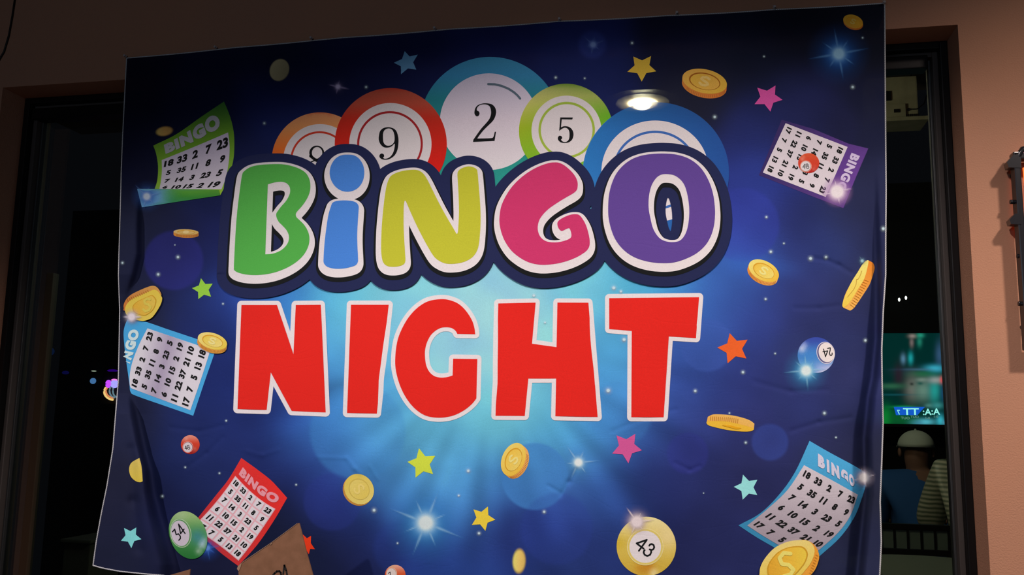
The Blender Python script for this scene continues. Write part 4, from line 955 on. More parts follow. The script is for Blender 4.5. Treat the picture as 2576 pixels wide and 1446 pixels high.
LM = 1.0
sparkle(2106, 482, 46, 21, .6, 4, 12, 'white sparkle covering the letter O of the purple card', (236, 216, 222), (190, 130, 200), layer=6)
sparkle(2028, 932, 66, 15, .85, 4, 5, 'bright blue sparkle on the blue ball', (214, 224, 236), (70, 160, 226), layer=6)
LM = 2.0
sparkle(2173, 1201, 34, 15, .12, 4, 15, 'white sparkle on the corner of the lower right blue card', (238, 220, 216), (190, 170, 190), layer=7)
LM = 1.0
sparkle(1602, 1312, 50, 17, .12, 3, 6, 'white sparkle on the yellow ball', (228, 206, 206), (206, 180, 190), layer=7)
LM = 1.0
sparkle(522, 1378, 42, 7, .75, 4, 10, 'blue sparkle beside the green ball', (96, 140, 210), (46, 90, 190), layer=1)
sparkle(2169, 656, 16, 4, .6, 3, 0, 'tiny pale sparkle on the tilted coin', (150, 180, 190), (90, 120, 150))
DOTS = [(447.6, 646.6, 5), (398, 690, 5), (308, 661, 4), (440, 616, 2), (561, 764, 3), (665, 310, 4), (921, 219, 4), (1398, 195, 4), (1590, 108, 4), (1471, 197, 3), (1798, 294, 5), (1922, 142, 3), (2145, 219, 5), (2170, 95, 3), (1928, 546, 4), (2039, 650, 6), (2078, 647, 5), (2222, 575, 6), (1926, 752, 4), (1869, 936, 5), (1749, 983, 5), (1950, 889, 3), (1939, 633, 5), (2177, 856, 5), (2074, 1039, 5), (1835, 1039, 3), (1876, 1113, 4), (1530, 982, 8), (1570, 854, 7), (1371, 811, 4), (1544, 724, 7), (1562, 733, 5), (1343, 743, 6), (1178, 1184, 6), (1154, 1246, 4), (941, 1283, 6), (745, 1219, 3), (1000, 1366, 3), (1205, 1341, 5), (1369, 1287, 5), (569, 1058, 3), (408, 1248, 4), (466, 1175, 3), (552, 1190, 3), (1972, 612, 3), (2103, 1100, 3), (1770, 1240, 2)]
for x, y, r in DOTS:
    pts = [(x, y)]; al = [1.0]; FF = []; n = 14
    for rr, a in [(0.42, 1.0), (0.62, 0.4), (1.05, 0.10), (1.8, 0.0)]:
        for j in range(n):
            t = 2*math.pi*j/n; pts.append((x+r*rr*math.cos(t), y+r*rr*math.sin(t))); al.append(a)
    for j in range(n): FF.append((0, 1+j, 1+(j+1) % n))
    for q in range(3):
        a0 = 1+q*n; b0 = a0+n
        for j in range(n):
            FF.append((a0+j, b0+j, b0+(j+1) % n)); FF.append((a0+j, b0+(j+1) % n, a0+(j+1) % n))
    VV = np.array(pts); w_ = 0.95 if x > 900 or y > 600 else 0.7
    mesh_np('printed_light_dot', surf(VV[:, 0], VV[:, 1], 5.5), np.array(FF)[:, ::-1], M_SOFT, banner, np.array([(*ink((196, 212, 240)), a*w_) for a in al]))

# ---- pins along the top edge
M_PIN = mat('clear_plastic_pin', (0.42, 0.38, 0.37), 0.3, 0.0, 0.5)
PINS = [(318, 143, 'pin at the top left corner of the banner'), (545, 121, 'second pin from the left on the banner top edge'), (785, 98, 'third pin from the left on the banner top edge'), (1095, 73.5, 'fourth pin from the left on the banner top edge'), (1408, 50.5, 'fifth pin from the left on the banner top edge, above the 5 ball'), (1703, 35, 'sixth pin from the left on the banner top edge, above the gold star'), (1948, 21, 'second pin from the right on the banner top edge'), (2223, 9, 'pin at the top right corner of the banner')]
for x, y, lab in PINS:
    p = on_y(x, y, -0.004)
    bb = MB().cyl((p[0], -0.008, p[2]), (p[0], 0.002, p[2]), 0.0008, seg=8).cyl((p[0], -0.0095, p[2]), (p[0], -0.0075, p[2]), 0.0042, 0.0042, 14).cyl((p[0], -0.0165, p[2]), (p[0], -0.0095, p[2]), 0.0034, 0.0022, 14)
    bb.tube([(p[0]-0.004, -0.009, p[2]+0.007), (p[0]-0.001, -0.011, p[2]+0.003), (p[0]+0.003, -0.010, p[2]-0.003)], 0.0008, 6)
    tag(bb.build('push_pin', M_PIN, loc=(p[0], -0.008, p[2])), 'small pale '+lab, 'pin', 'pins holding the banner')

# ---- dark cable on the wall, top left
pts = [on_y(x, y, -0.004) for x, y in ((42, -60), (37, 0), (31, 40), (22, 90), (10, 130), (-2, 150), (-30, 200))]
tag(MB().tube(pts, 0.0028, 8).build('wall_cable', M_FRAME, smooth=True), 'thin dark cable running down the wall at the top left', 'cable')

# ---- cardboard box in front of the banner
M_CARD = add_noise_bump(mat('brown_cardboard', (0.19, 0.095, 0.05), 0.85, spec=0.15), 260, 0.25, 0.0006, 4, (40.0, (0.25, 0.125, 0.07), (0.20, 0.10, 0.054)))
M_CARDE = mat('torn_cardboard_edge', (0.36, 0.23, 0.15), 0.9)
M_INK = mat('black_marker_ink', (0.01, 0.009, 0.009), 0.6)
YB = -0.20
box = empty('cardboard_box', (-0.98, -0.33, 0.80)); tag(box, 'open brown cardboard box with marker writing on its raised flap, in front of the banner', 'box')
def cb_poly(pix, y, th=0.004):
    q = [on_y(a, c_, y) for a, c_ in pix]; return [(p[0], p[2]) for p in q]
z8 = lambda pts: z(590, 1300, 9.905, pts)
fl = cb_poly(z8([(60, 1290), (85, 1225), (185, 1130), (900, 650), (1560, 160), (1610, 155), (1680, 420), (1760, 760), (1950, 1446), (2150, 2150), (900, 2250), (130, 1850), (95, 1350)]), YB)
MB().poly_prism(fl, YB, YB+0.004).build('flap', M_CARD, box)
tn = cb_poly(z8([(60, 1290), (85, 1225), (180, 1135), (150, 1250), (110, 1340), (95, 1345)]), YB-0.0012)
MB().poly_prism(tn, YB-0.0015, YB-0.0002).build('torn_edge', M_CARDE, box)
ed = cb_poly(z8([(185, 1128), (900, 646), (1560, 156), (1563, 166), (902, 658), (190, 1140)]), YB-0.001)
MB().poly_prism(ed, YB-0.0012, YB-0.0002).build('fold_crease', M_CARDE, box)
tn = cb_poly(z8([(885, 690), (915, 655), (940, 650), (925, 680), (895, 695)]), YB-0.0015)
MB().poly_prism(tn, YB-0.0017, YB-0.0002).build('torn_edge', M_CARDE, box)
mk = MB()
def mark(pts, wd):
    P2 = [on_y(a, c_, YB) for a, c_ in z8(pts)]
    for a, c_ in zip(P2, P2[1:]):
        d = Vector((c_[0]-a[0], 0, c_[2]-a[2])); l = d.length; ang = math.atan2(d.z, d.x)
        mk.box(((a[0]+c_[0])/2, YB-0.0008, (a[2]+c_[2])/2), (l+wd*0.6, 0.0008, wd), Matrix.Rotation(-ang, 3, 'Y'))
mark([(965, 1440), (1000, 1400), (1060, 1350), (1120, 1345), (1155, 1385), (1165, 1450), (1150, 1560), (1080, 1650)], 0.0042)
mark([(1215, 1420), (1245, 1200), (1290, 1330), (1320, 1480), (1360, 1650)], 0.0042)
mk.build('marker_writing', M_INK, box)
q1 = on_y(*z8([(130, 1850)])[0], YB); q2 = on_y(*z8([(2150, 2150)])[0], YB)
x0, x1, zt = -1.50, -0.62, 1.08
body = MB()
body.box(((x0+x1)/2, YB+0.002, (0.80+zt)/2), (x1-x0, 0.005, zt-0.80)); body.box(((x0+x1)/2, YB-0.30, (0.80+zt)/2), (x1-x0, 0.005, zt-0.80))
body.box((x0, YB-0.15, (0.80+zt)/2), (0.005, 0.30, zt-0.80)); body.box((x1, YB-0.15, (0.80+zt)/2), (0.005, 0.30, zt-0.80)); body.box(((x0+x1)/2, YB-0.15, 0.803), (x1-x0, 0.30, 0.005))
body.build('box_body', M_CARD, box)
f2 = [(q[0], q[2]) for q in (on_y(478, 1431.5, YB-0.02), on_y(428, 1446, YB-0.02), on_y(330, 1500, YB-0.02), on_y(345, 1580, YB-0.02), on_y(460, 1580, YB-0.02))]
MB().poly_prism(f2, YB-0.02, YB-0.016).build('flap', M_CARD, box)

# table carrying the box (just under the picture)
M_TABLE = add_noise_bump(mat('dark_table_wood', (0.06, 0.032, 0.018), 0.4), 30, 0.1)
tb = empty('side_table', (-1.05, -0.40, 0)); tag(tb, 'dark wooden side table carrying the cardboard box below the banner', 'table')
MB().box((-1.05, -0.40, 0.785), (1.25, 0.60, 0.03), bevel=0.004).build('tabletop', M_TABLE, tb)
for sx in (-0.58, 0.58):
    for sy in (-0.26, 0.26):
        MB().box((-1.05+sx, -0.40+sy, 0.385), (0.045, 0.045, 0.77), bevel=0.003).build('leg', M_TABLE, tb)

# ------------------------------------------------------------------ illuminated sign at the right edge
M_BLK = mat('glossy_black_plastic', (0.012, 0.012, 0.016), 0.25, 0.0, 0.6)
M_ORG = mat('orange_neon_tube', (1, .3, .1), 0.4, emit=(1.0, 0.11, 0.02), estr=2.2)
M_PNK = mat('pink_neon_tube', (1, .3, .5), 0.4, emit=(1.0, 0.06, 0.22), estr=2.4)
YS = -0.045
tl = on_y(2549.5, 423, YS); bl = on_y(2574.5, 775, YS)
xs = (tl[0]+bl[0])/2; ztp = on_y(2560, 372, YS)[2]; zbt = on_y(2574, 860, YS)[2]-0.02
sg = empty('neon_sign', (xs+0.25, YS+0.03, (ztp+zbt)/2)); tag(sg, 'black framed neon sign with orange and pink tubes at the right edge of the wall', 'sign')
W_ = 0.52
fb = MB()
fb.box((xs+0.008, YS+0.012, (ztp+zbt)/2), (0.015, 0.030, ztp-zbt-0.02), bevel=0.003); fb.box((xs+W_, YS+0.012, (ztp+zbt)/2), (0.020, 0.030, ztp-zbt-0.02), bevel=0.003)
fb.box((xs+W_/2, YS+0.012, ztp-0.02), (W_, 0.030, 0.018), bevel=0.003); fb.box((xs+W_/2, YS+0.012, zbt+0.01), (W_, 0.030, 0.018), bevel=0.003)
fb.build('frame', M_BLK, sg)
MB().tube([(xs+0.030, YS+0.006, ztp-0.05), (xs+0.030, YS+0.006, ztp-0.17), (xs+0.040, YS+0.006, ztp-0.20), (xs+0.10, YS+0.006, ztp-0.21)], 0.008, 12).build('orange_tube', M_ORG, sg, smooth=True)
MB().tube([(xs+0.046+0.018*math.sin(t), YS, ztp-0.022+0.016*math.cos(t)) for t in np.linspace(-1.2, 1.6, 10)]+[(xs+0.2, YS, ztp-0.01)], 0.006, 12).build('pink_tube', M_PNK, sg, smooth=True)
MB().tube([(xs+0.012, YS+0.004, ztp-0.034), (xs+0.015, YS+0.003, ztp-0.018), (xs+0.024, YS+0.002, ztp-0.004), (xs+0.045, YS+0.002, ztp+0.002)], [0.007, 0.008, 0.008, 0.007], 12).build('tube_hood', M_BLK, sg, smooth=True)
for (kx, ky) in ((2546, 505), (2563, 642), (2567, 762)):
    p = on_y(kx, ky, YS); MB().cyl((p[0]-0.001, YS+0.012, p[2]), (xs+0.004, YS+0.012, p[2]), 0.0055, seg=14).build('knob', M_BLK, sg, smooth=False)
for (kx, ky, sc) in ((2545, 408, 1.0), (2549, 553, 0.8)):
    p = on_y(kx, ky, YS)
    MB().poly_prism([(p[0]-0.009*sc, p[2]-0.014*sc), (p[0]+0.02*sc, p[2]-0.016*sc), (p[0]+0.02*sc, p[2]+0.02*sc), (p[0]+0.004*sc, p[2]+0.018*sc), (p[0]-0.012*sc, p[2]+0.0)], YS-0.004, YS+0.022).build('clamp', M_BLK, sg)
for zz in (ztp-0.06, zbt+0.06):
    MB().cyl((xs+0.01, YS+0.02, zz), (xs+0.01, 0.003, zz), 0.006, seg=12).build('standoff', M_BLK, sg)
# ------------------------------------------------------------------ beyond the glass, with room reflections built as standing things
M_PATIO = mat('dark_patio_ground', (0.03, 0.03, 0.03), 0.9)
tag(MB().box((-0.5, 4.34, -0.05), (9, 8, 0.1)).build('ground_outside', M_PATIO), kind='structure')
M_SOFF = mat('dark_soffit', (0.10, 0.085, 0.08), 0.9)
tag(MB().box((-0.6, 1.14, 3.20), (5.6, 1.58, 0.06)).build('trim_soffit', M_SOFF), kind='structure')
def at(px, py, y): return Vector(on_y(px, py, y))
# lamp standing in for a ceiling light's reflection, glowing through the thin cloth
yl_ = 0.55
c0 = at(1616, 262, yl_); lampz = c0.z
M_LAMP = mat('lamp_lens', (1, 1, 1), 0.5, emit=(1.0, 0.90, 0.66), estr=150.0)
M_RIM = mat('lamp_reflector', (0.9, 0.8, 0.6), 0.5, emit=(1.0, 0.74, 0.38), estr=18.0)
rl = empty('downlight_reflection', (c0.x, yl_, lampz)); tag(rl, 'reflection of a round ceiling downlight above the blue ball, built as a lamp behind the cloth', 'light')
M_GLOWD = bpy.data.materials.new('lamp_halo'); M_GLOWD.use_nodes = True; nt = M_GLOWD.node_tree
at_ = nt.nodes.new('ShaderNodeAttribute'); at_.attribute_name = 'Col'; bs = nt.nodes['Principled BSDF']; bs.inputs['Base Color'].default_value = (0.1, 0.1, 0.1, 1)
nt.links.new(at_.outputs['Color'], bs.inputs['Emission Color']); bs.inputs['Emission Strength'].default_value = 1.0
M_DIFF = bpy.data.materials.new('warm_diffuser'); M_DIFF.use_nodes = True; nt = M_DIFF.node_tree
em_ = nt.nodes.new('ShaderNodeEmission'); em_.inputs[0].default_value = (1.0, 0.74, 0.40, 1); em_.inputs[1].default_value = 70.0
tr_ = nt.nodes.new('ShaderNodeBsdfTransparent'); mx_ = nt.nodes.new('ShaderNodeMixShader'); mx_.inputs[0].default_value = 0.45
nt.links.new(tr_.outputs[0], mx_.inputs[1]); nt.links.new(em_.outputs[0], mx_.inputs[2]); nt.links.new(mx_.outputs[0], nt.nodes['Material Output'].inputs['Surface'])
def lamp_disc(name, rads, vals, z, parent, tint):
    n = 48; V = [(c0.x, yl_, z)]; C = [np.array(tint)*vals[0]]
    for r, v in zip(rads[1:], vals[1:]):
        for j in range(n): V.append((c0.x+r*math.cos(2*math.pi*j/n), yl_+r*math.sin(2*math.pi*j/n), z)); C.append(np.array(tint)*v)
    F = [(0, 1+j, 1+(j+1) % n) for j in range(n)]
    for q in range(len(rads)-2):
        a0 = 1+q*n; b0 = a0+n
        for j in range(n): F += [(a0+j, b0+j, b0+(j+1) % n), (a0+j, b0+(j+1) % n, a0+(j+1) % n)]
    return mesh_np(name, V, np.array(F), M_GLOWD, parent, np.array(C))
lamp_disc('halo_disc', [0, 0.03, 0.042, 0.048, 0.054, 0.062, 0.075, 0.09], [150, 150, 130, 60, 12, 4, 1.2, 0.0], lampz+0.004, rl, (1.0, 0.72, 0.36))  # painted halo: emission fading outward around the lens, in place of bloom
dm = MB().sphere((c0.x, yl_, lampz-0.001), 0.030, (1, 1, 0.55), 28, 16); dm.build('lens', mat('lamp_lens', (1, 1, 1), emit=(1.0, 0.9, 0.62), estr=500.0), rl, smooth=True)
MB().sphere((c0.x, yl_, lampz+0.001), 0.046, (1, 1, 0.34), 32, 16).build('diffuser', M_DIFF, rl, smooth=True)
MB().cyl((c0.x, yl_, lampz+0.006), (c0.x, yl_, lampz+0.012), 0.128, 0.128, 40).build('trim_plate', M_FRAME, rl)
MB().cyl((c0.x, yl_, lampz+0.012), (c0.x, yl_, 3.17), 0.05, 0.05, 32).build('housing', M_FRAME, rl)

# TV reflected in the glass, built beyond it
yt = 3.6
tvtr = at(2386, 838, yt); tvbr = at(2383, 1068, yt)
tw, thh = 1.05, (tvtr.z-tvbr.z)
tvx1 = (tvtr.x+tvbr.x)/2; tvx0 = tvx1-tw; tvz0 = tvbr.z; tvz1 = tvtr.z
tv = empty('television', (tvx0+tw/2, yt+0.03, tvz0)); tag(tv, 'reflection of a television showing a green sports broadcast, built behind the right window glass', 'television')
b = MB(); rect_ring(b, tvx0-0.02, tvx1+0.02, tvz0-0.02, tvz1+0.02, 0.02, yt-0.01, yt+0.05); b.box(((tvx0+tvx1)/2, yt+0.035, (tvz0+tvz1)/2), (tw, 0.04, thh)); b.build('casing', M_BLK, tv)
def screen_col(px, py):
    base = np.tile(s2l((0, 42, 40)), (len(px), 1))
    def blob(x, y, rx, ry, c, a=1.0, p=2.0):
        nonlocal base
        w_ = a*np.exp(-(np.abs((px-x)/rx)**p+np.abs((py-y)/ry)**p)); base = base*(1-w_[:, None])+s2l(c)[None]*w_[:, None]
    q = lambda x, y: (2200+x/5.56, 820+y/5.56)
    for x, y, rx, ry, c, a in [(530, 140, 9, 5, (150, 130, 125), .9), (520, 230, 4.5, 11, (130, 110, 110), .8), (640, 130, 9, 6, (40, 150, 125), .9), (630, 220, 6, 12, (35, 130, 110), .8),
                               (400, 460, 6, 12, (90, 130, 160), .9), (505, 450, 6, 14, (30, 160, 165), .9), (910, 400, 10, 30, (60, 90, 130), .7), (840, 595, 24, 9, (60, 170, 200), .95), (600, 610, 40, 3, (80, 120, 160), .8),
                               (480, 640, 40, 10, (30, 45, 60), .8), (680, 670, 34, 9, (20, 95, 60), .9), (340, 700, 12, 30, (45, 25, 40), .8), (520, 870, 16, 30, (105, 100, 95), .95), (680, 900, 22, 26, (100, 130, 118), .95), (520, 810, 5, 4, (20, 20, 25), .9), (640, 800, 7, 4, (0, 70, 65), .9), (660, 750, 14, 5, (125, 140, 130), .7),
                               (840, 900, 14, 30, (35, 150, 145), .9), (860, 755, 20, 8, (150, 150, 150), .9), (945, 755, 6, 8, (225, 70, 70), .95), (960, 930, 8, 22, (30, 70, 110), .8), (230, 840, 36, 7, (45, 95, 70), .9), (280, 960, 50, 2, (20, 80, 90), .8),
                               (160, 1290, 14, 26, (10, 140, 50), .95), (330, 1290, 40, 24, (10, 90, 40), .8), (400, 1130, 28, 3, (20, 150, 80), .8), (760, 1110, 10, 5, (80, 130, 125), .8), (880, 1110, 14, 8, (60, 140, 140), .8), (700, 1340, 24, 8, (90, 190, 210), .9), (920, 1320, 9, 14, (60, 180, 200), .9), (600, 1350, 14, 6, (80, 140, 190), .8), (980, 1350, 6, 6, (80, 150, 180), .8), (560, 1340, 20, 10, (20, 110, 60), .5)]:
        X, Y = q(x, y); blob(X, Y, rx, ry, c, a)
    return base
nx, ny = 170, 100
gx_ = np.linspace(tvx0, tvx1, nx); gz_ = np.linspace(tvz1, tvz0, ny); GX, GZ = np.meshgrid(gx_, gz_)
Vt = np.stack([GX.ravel(), np.full(GX.size, yt-0.002), GZ.ravel()], 1)
dd = (Vt-CAM) @ RW; ppx = CX+FPX*dd[:, 0]/dd[:, 2]; ppy = CY+FPX*dd[:, 1]/dd[:, 2]
ii = np.arange(nx*ny).reshape(ny, nx); Ft = np.stack([ii[:-1, :-1], ii[1:, :-1], ii[1:, 1:], ii[:-1, 1:]], -1).reshape(-1, 4)
M_SCR = bpy.data.materials.new('lit_screen'); M_SCR.use_nodes = True; nt = M_SCR.node_tree
at_ = nt.nodes.new('ShaderNodeAttribute'); at_.attribute_name = 'Col'; bs = nt.nodes['Principled BSDF']; bs.inputs['Base Color'].default_value = (0, 0, 0, 1)
nt.links.new(at_.outputs['Color'], bs.inputs['Emission Color']); bs.inputs['Emission Strength'].default_value = 1.1; bs.inputs['Roughness'].default_value = 0.3
mesh_np('screen', Vt, Ft, M_SCR, tv, screen_col(ppx, ppy), smooth=False)
# score strip with mirrored lettering
def qq(x, y): p = on_y(2200+x/5.56, 820+y/5.56, yt-0.004); return (p[0], p[2])
MB().poly_prism([qq(270, 1130), qq(705, 1130), qq(600, 1245), qq(300, 1245)], yt-0.0045, yt-0.0035).build('score_strip', mat('score_strip_blue', (0, 0, 0), emit=tuple(s2l((20, 90, 205))), estr=1.1), tv)
M_TXT = mat('score_text_glow', (0, 0, 0), emit=tuple(s2l((150, 232, 225))), estr=1.3); M_TXT2 = mat('score_text_dim', (0, 0, 0), emit=tuple(s2l((110, 150, 140))), estr=1.0)
def tvtext(s_, x, y, h, wf, material, mirror=True):
    V, F_ = text_mesh(s_, 0.02)
    c = on_y(2200+x/5.56, 820+y/5.56, yt-0.006); hh = h/5.56/FPX*6.2
    P = np.stack([c[0]+(-1 if mirror else 1)*V[:, 0]*hh*wf, np.full(len(V), yt-0.006), c[2]+V[:, 1]*hh], 1)
    F_ = F_ if mirror else F_[:, ::-1]
    mesh_np('score_text', P, F_, material, tv, smooth=False)
for s_, x, y, h, wf in (('7', 335, 1205, 60, .9), ('T', 455, 1195, 85, 1.3), ('T', 565, 1195, 85, 1.3), ('A:', 735, 1200, 80, 1.0), ('A:', 855, 1195, 80, 1.0)): tvtext(s_, x, y, h, wf, M_TXT)
for s_, x, y, h, wf in (('OUT', 430, 1285, 32, 1.1), ('OUT', 560, 1268, 30, 1.1), ('0-1', 745, 1285, 28, 1.1), ('0-1', 860, 1265, 28, 1.1)): tvtext(s_, x, y, h, wf, M_TXT2)
MB().box(((tvx0+tvx1)/2, yt+0.06+0.147, (tvz0+tvz1)/2), (0.08, 0.284, 0.12)).build('wall_bracket', M_FRAME, tv)
M_DARKW = mat('dark_far_wall', (0.012, 0.012, 0.013), 0.95)
tag(MB().box((-0.5, 4.0, 1.6), (9, 0.1, 3.3)).build('wall_far', M_DARKW), kind='structure')

# pale equipment box hung under the eaves
M_CREAM = add_noise_bump(mat('aged_cream_metal', (0.52, 0.50, 0.36), 0.7), 25, 0.2, 0.002, 4, (14.0, (0.55, 0.53, 0.38), (0.38, 0.37, 0.26)))
M_HOLE = mat('dark_socket', (0.01, 0.01, 0.012), 0.6)
ye = 1.4
a_ = at(2318, 298, ye); b_ = at(2305, 196, ye); l_ = at(2190, 300, ye)
eq = empty('equipment_box', ((a_.x+l_.x)/2, ye, a_.z)); tag(eq, 'pale cream equipment box hanging high behind the right window glass', 'equipment')
MB().box(((a_.x+l_.x)/2-0.01, ye+0.055, (a_.z+b_.z)/2+0.01), (a_.x-l_.x, 0.11, b_.z-a_.z), bevel=0.006).build('housing', M_CREAM, eq)
v0 = at(2222, 300, ye); MB().box(((a_.x+l_.x)/2+0.008, ye+0.045, a_.z-0.006), (a_.x-l_.x+0.03, 0.15, 0.016), bevel=0.003).build('base_lip', M_CREAM, eq)
h1 = at(2256, 279, ye-0.012); MB().box((h1.x-0.03, ye-0.006, h1.z+0.002), (0.13, 0.012, 0.055), bevel=0.002).build('cover_plate', M_CREAM, eq)
MB().box((h1.x, ye-0.014, h1.z), (0.022, 0.004, 0.014)).build('socket', M_HOLE, eq)
h2 = at(2232, 242, ye); MB().box((h2.x-0.01, ye-0.004, h2.z), (0.045, 0.006, 0.04)).build('socket', M_HOLE, eq)
h3 = at(2285, 276, ye); MB().cyl((h3.x, ye-0.006, h3.z), (h3.x, ye, h3.z), 0.006, seg=14).build('cable_gland', M_HOLE, eq)
MB().tube([(h3.x, ye-0.006, h3.z), (h3.x+0.03, ye-0.016, h3.z-0.004), (h3.x+0.06, ye-0.01, h3.z+0.02), (h3.x+0.075, ye+0.01, h3.z+0.06)], 0.0025, 8).build('lead', M_HOLE, eq, smooth=True)
vb = MB()
for k in range(22): vb.box((l_.x+0.02+k*(a_.x-l_.x-0.03)/21, ye-0.003, a_.z+0.012), (0.003, 0.006, 0.016))
vb.build('vent_slots', M_HOLE, eq)
for sx in (-0.08, 0.08): MB().cyl(((a_.x+l_.x)/2+sx, ye+0.055, b_.z), ((a_.x+l_.x)/2+sx, ye+0.055, 3.17), 0.004, seg=8).build('hanger_rod', M_FRAME, eq)

# people and furniture reflected dimly in the right glass, built beyond it
M_SKIN = mat('skin', (0.20, 0.10, 0.065), 0.6); M_BLUE = mat('blue_shirt_cloth', (0.02, 0.085, 0.25), 0.85); M_CAP = mat('pale_cap_cloth', (0.46, 0.50, 0.42), 0.9)
M_PANTS = mat('dark_trousers', (0.012, 0.012, 0.015), 0.9); M_HAIR = mat('dark_hair', (0.02, 0.014, 0.01), 0.8)
M_STRIPE = bpy.data.materials.new('striped_shirt_cloth'); M_STRIPE.use_nodes = True; nt = M_STRIPE.node_tree
wv = nt.nodes.new('ShaderNodeTexWave'); wv.bands_direction = 'Z'; wv.inputs['Scale'].default_value = 16; wv.inputs['Distortion'].default_value = 1.5
tcx = nt.nodes.new('ShaderNodeTexCoord'); rp = nt.nodes.new('ShaderNodeValToRGB'); rp.color_ramp.elements[0].color = (0.42, 0.40, 0.30, 1); rp.color_ramp.elements[1].color = (0.10, 0.13, 0.08, 1)
nt.links.new(tcx.outputs['Object'], wv.inputs['Vector']); nt.links.new(wv.outputs['Fac'], rp.inputs['Fac']); nt.links.new(rp.outputs['Color'], nt.nodes['Principled BSDF'].inputs['Base Color'])
def skin_mesh(name, verts, edges, radii, material, parent, sub=2):
    me = bpy.data.meshes.new(name); off = parent_world(parent)
    me.from_pydata([Vector(v)-off for v in verts], edges, []); me.update()
    o = bpy.data.objects.new(name, me); link(o, parent)
    o.modifiers.new('s', 'SKIN'); me.skin_vertices if False else None
    for i, r in enumerate(radii):
        sv = me.skin_vertices[0].data[i]; sv.radius = (r, r) if not hasattr(r, '__len__') else r; sv.use_root = (i == 0)
    md = o.modifiers.new('d', 'SUBSURF'); md.levels = sub; md.render_levels = sub
    bpy.context.view_layer.update()
    dg = bpy.context.evaluated_depsgraph_get(); m2 = bpy.data.meshes.new_from_object(o.evaluated_get(dg))
    o.modifiers.clear(); o.data = m2; m2.materials.clear(); m2.materials.append(material)
    m2.polygons.foreach_set('use_smooth', [True]*len(m2.polygons))
    return o
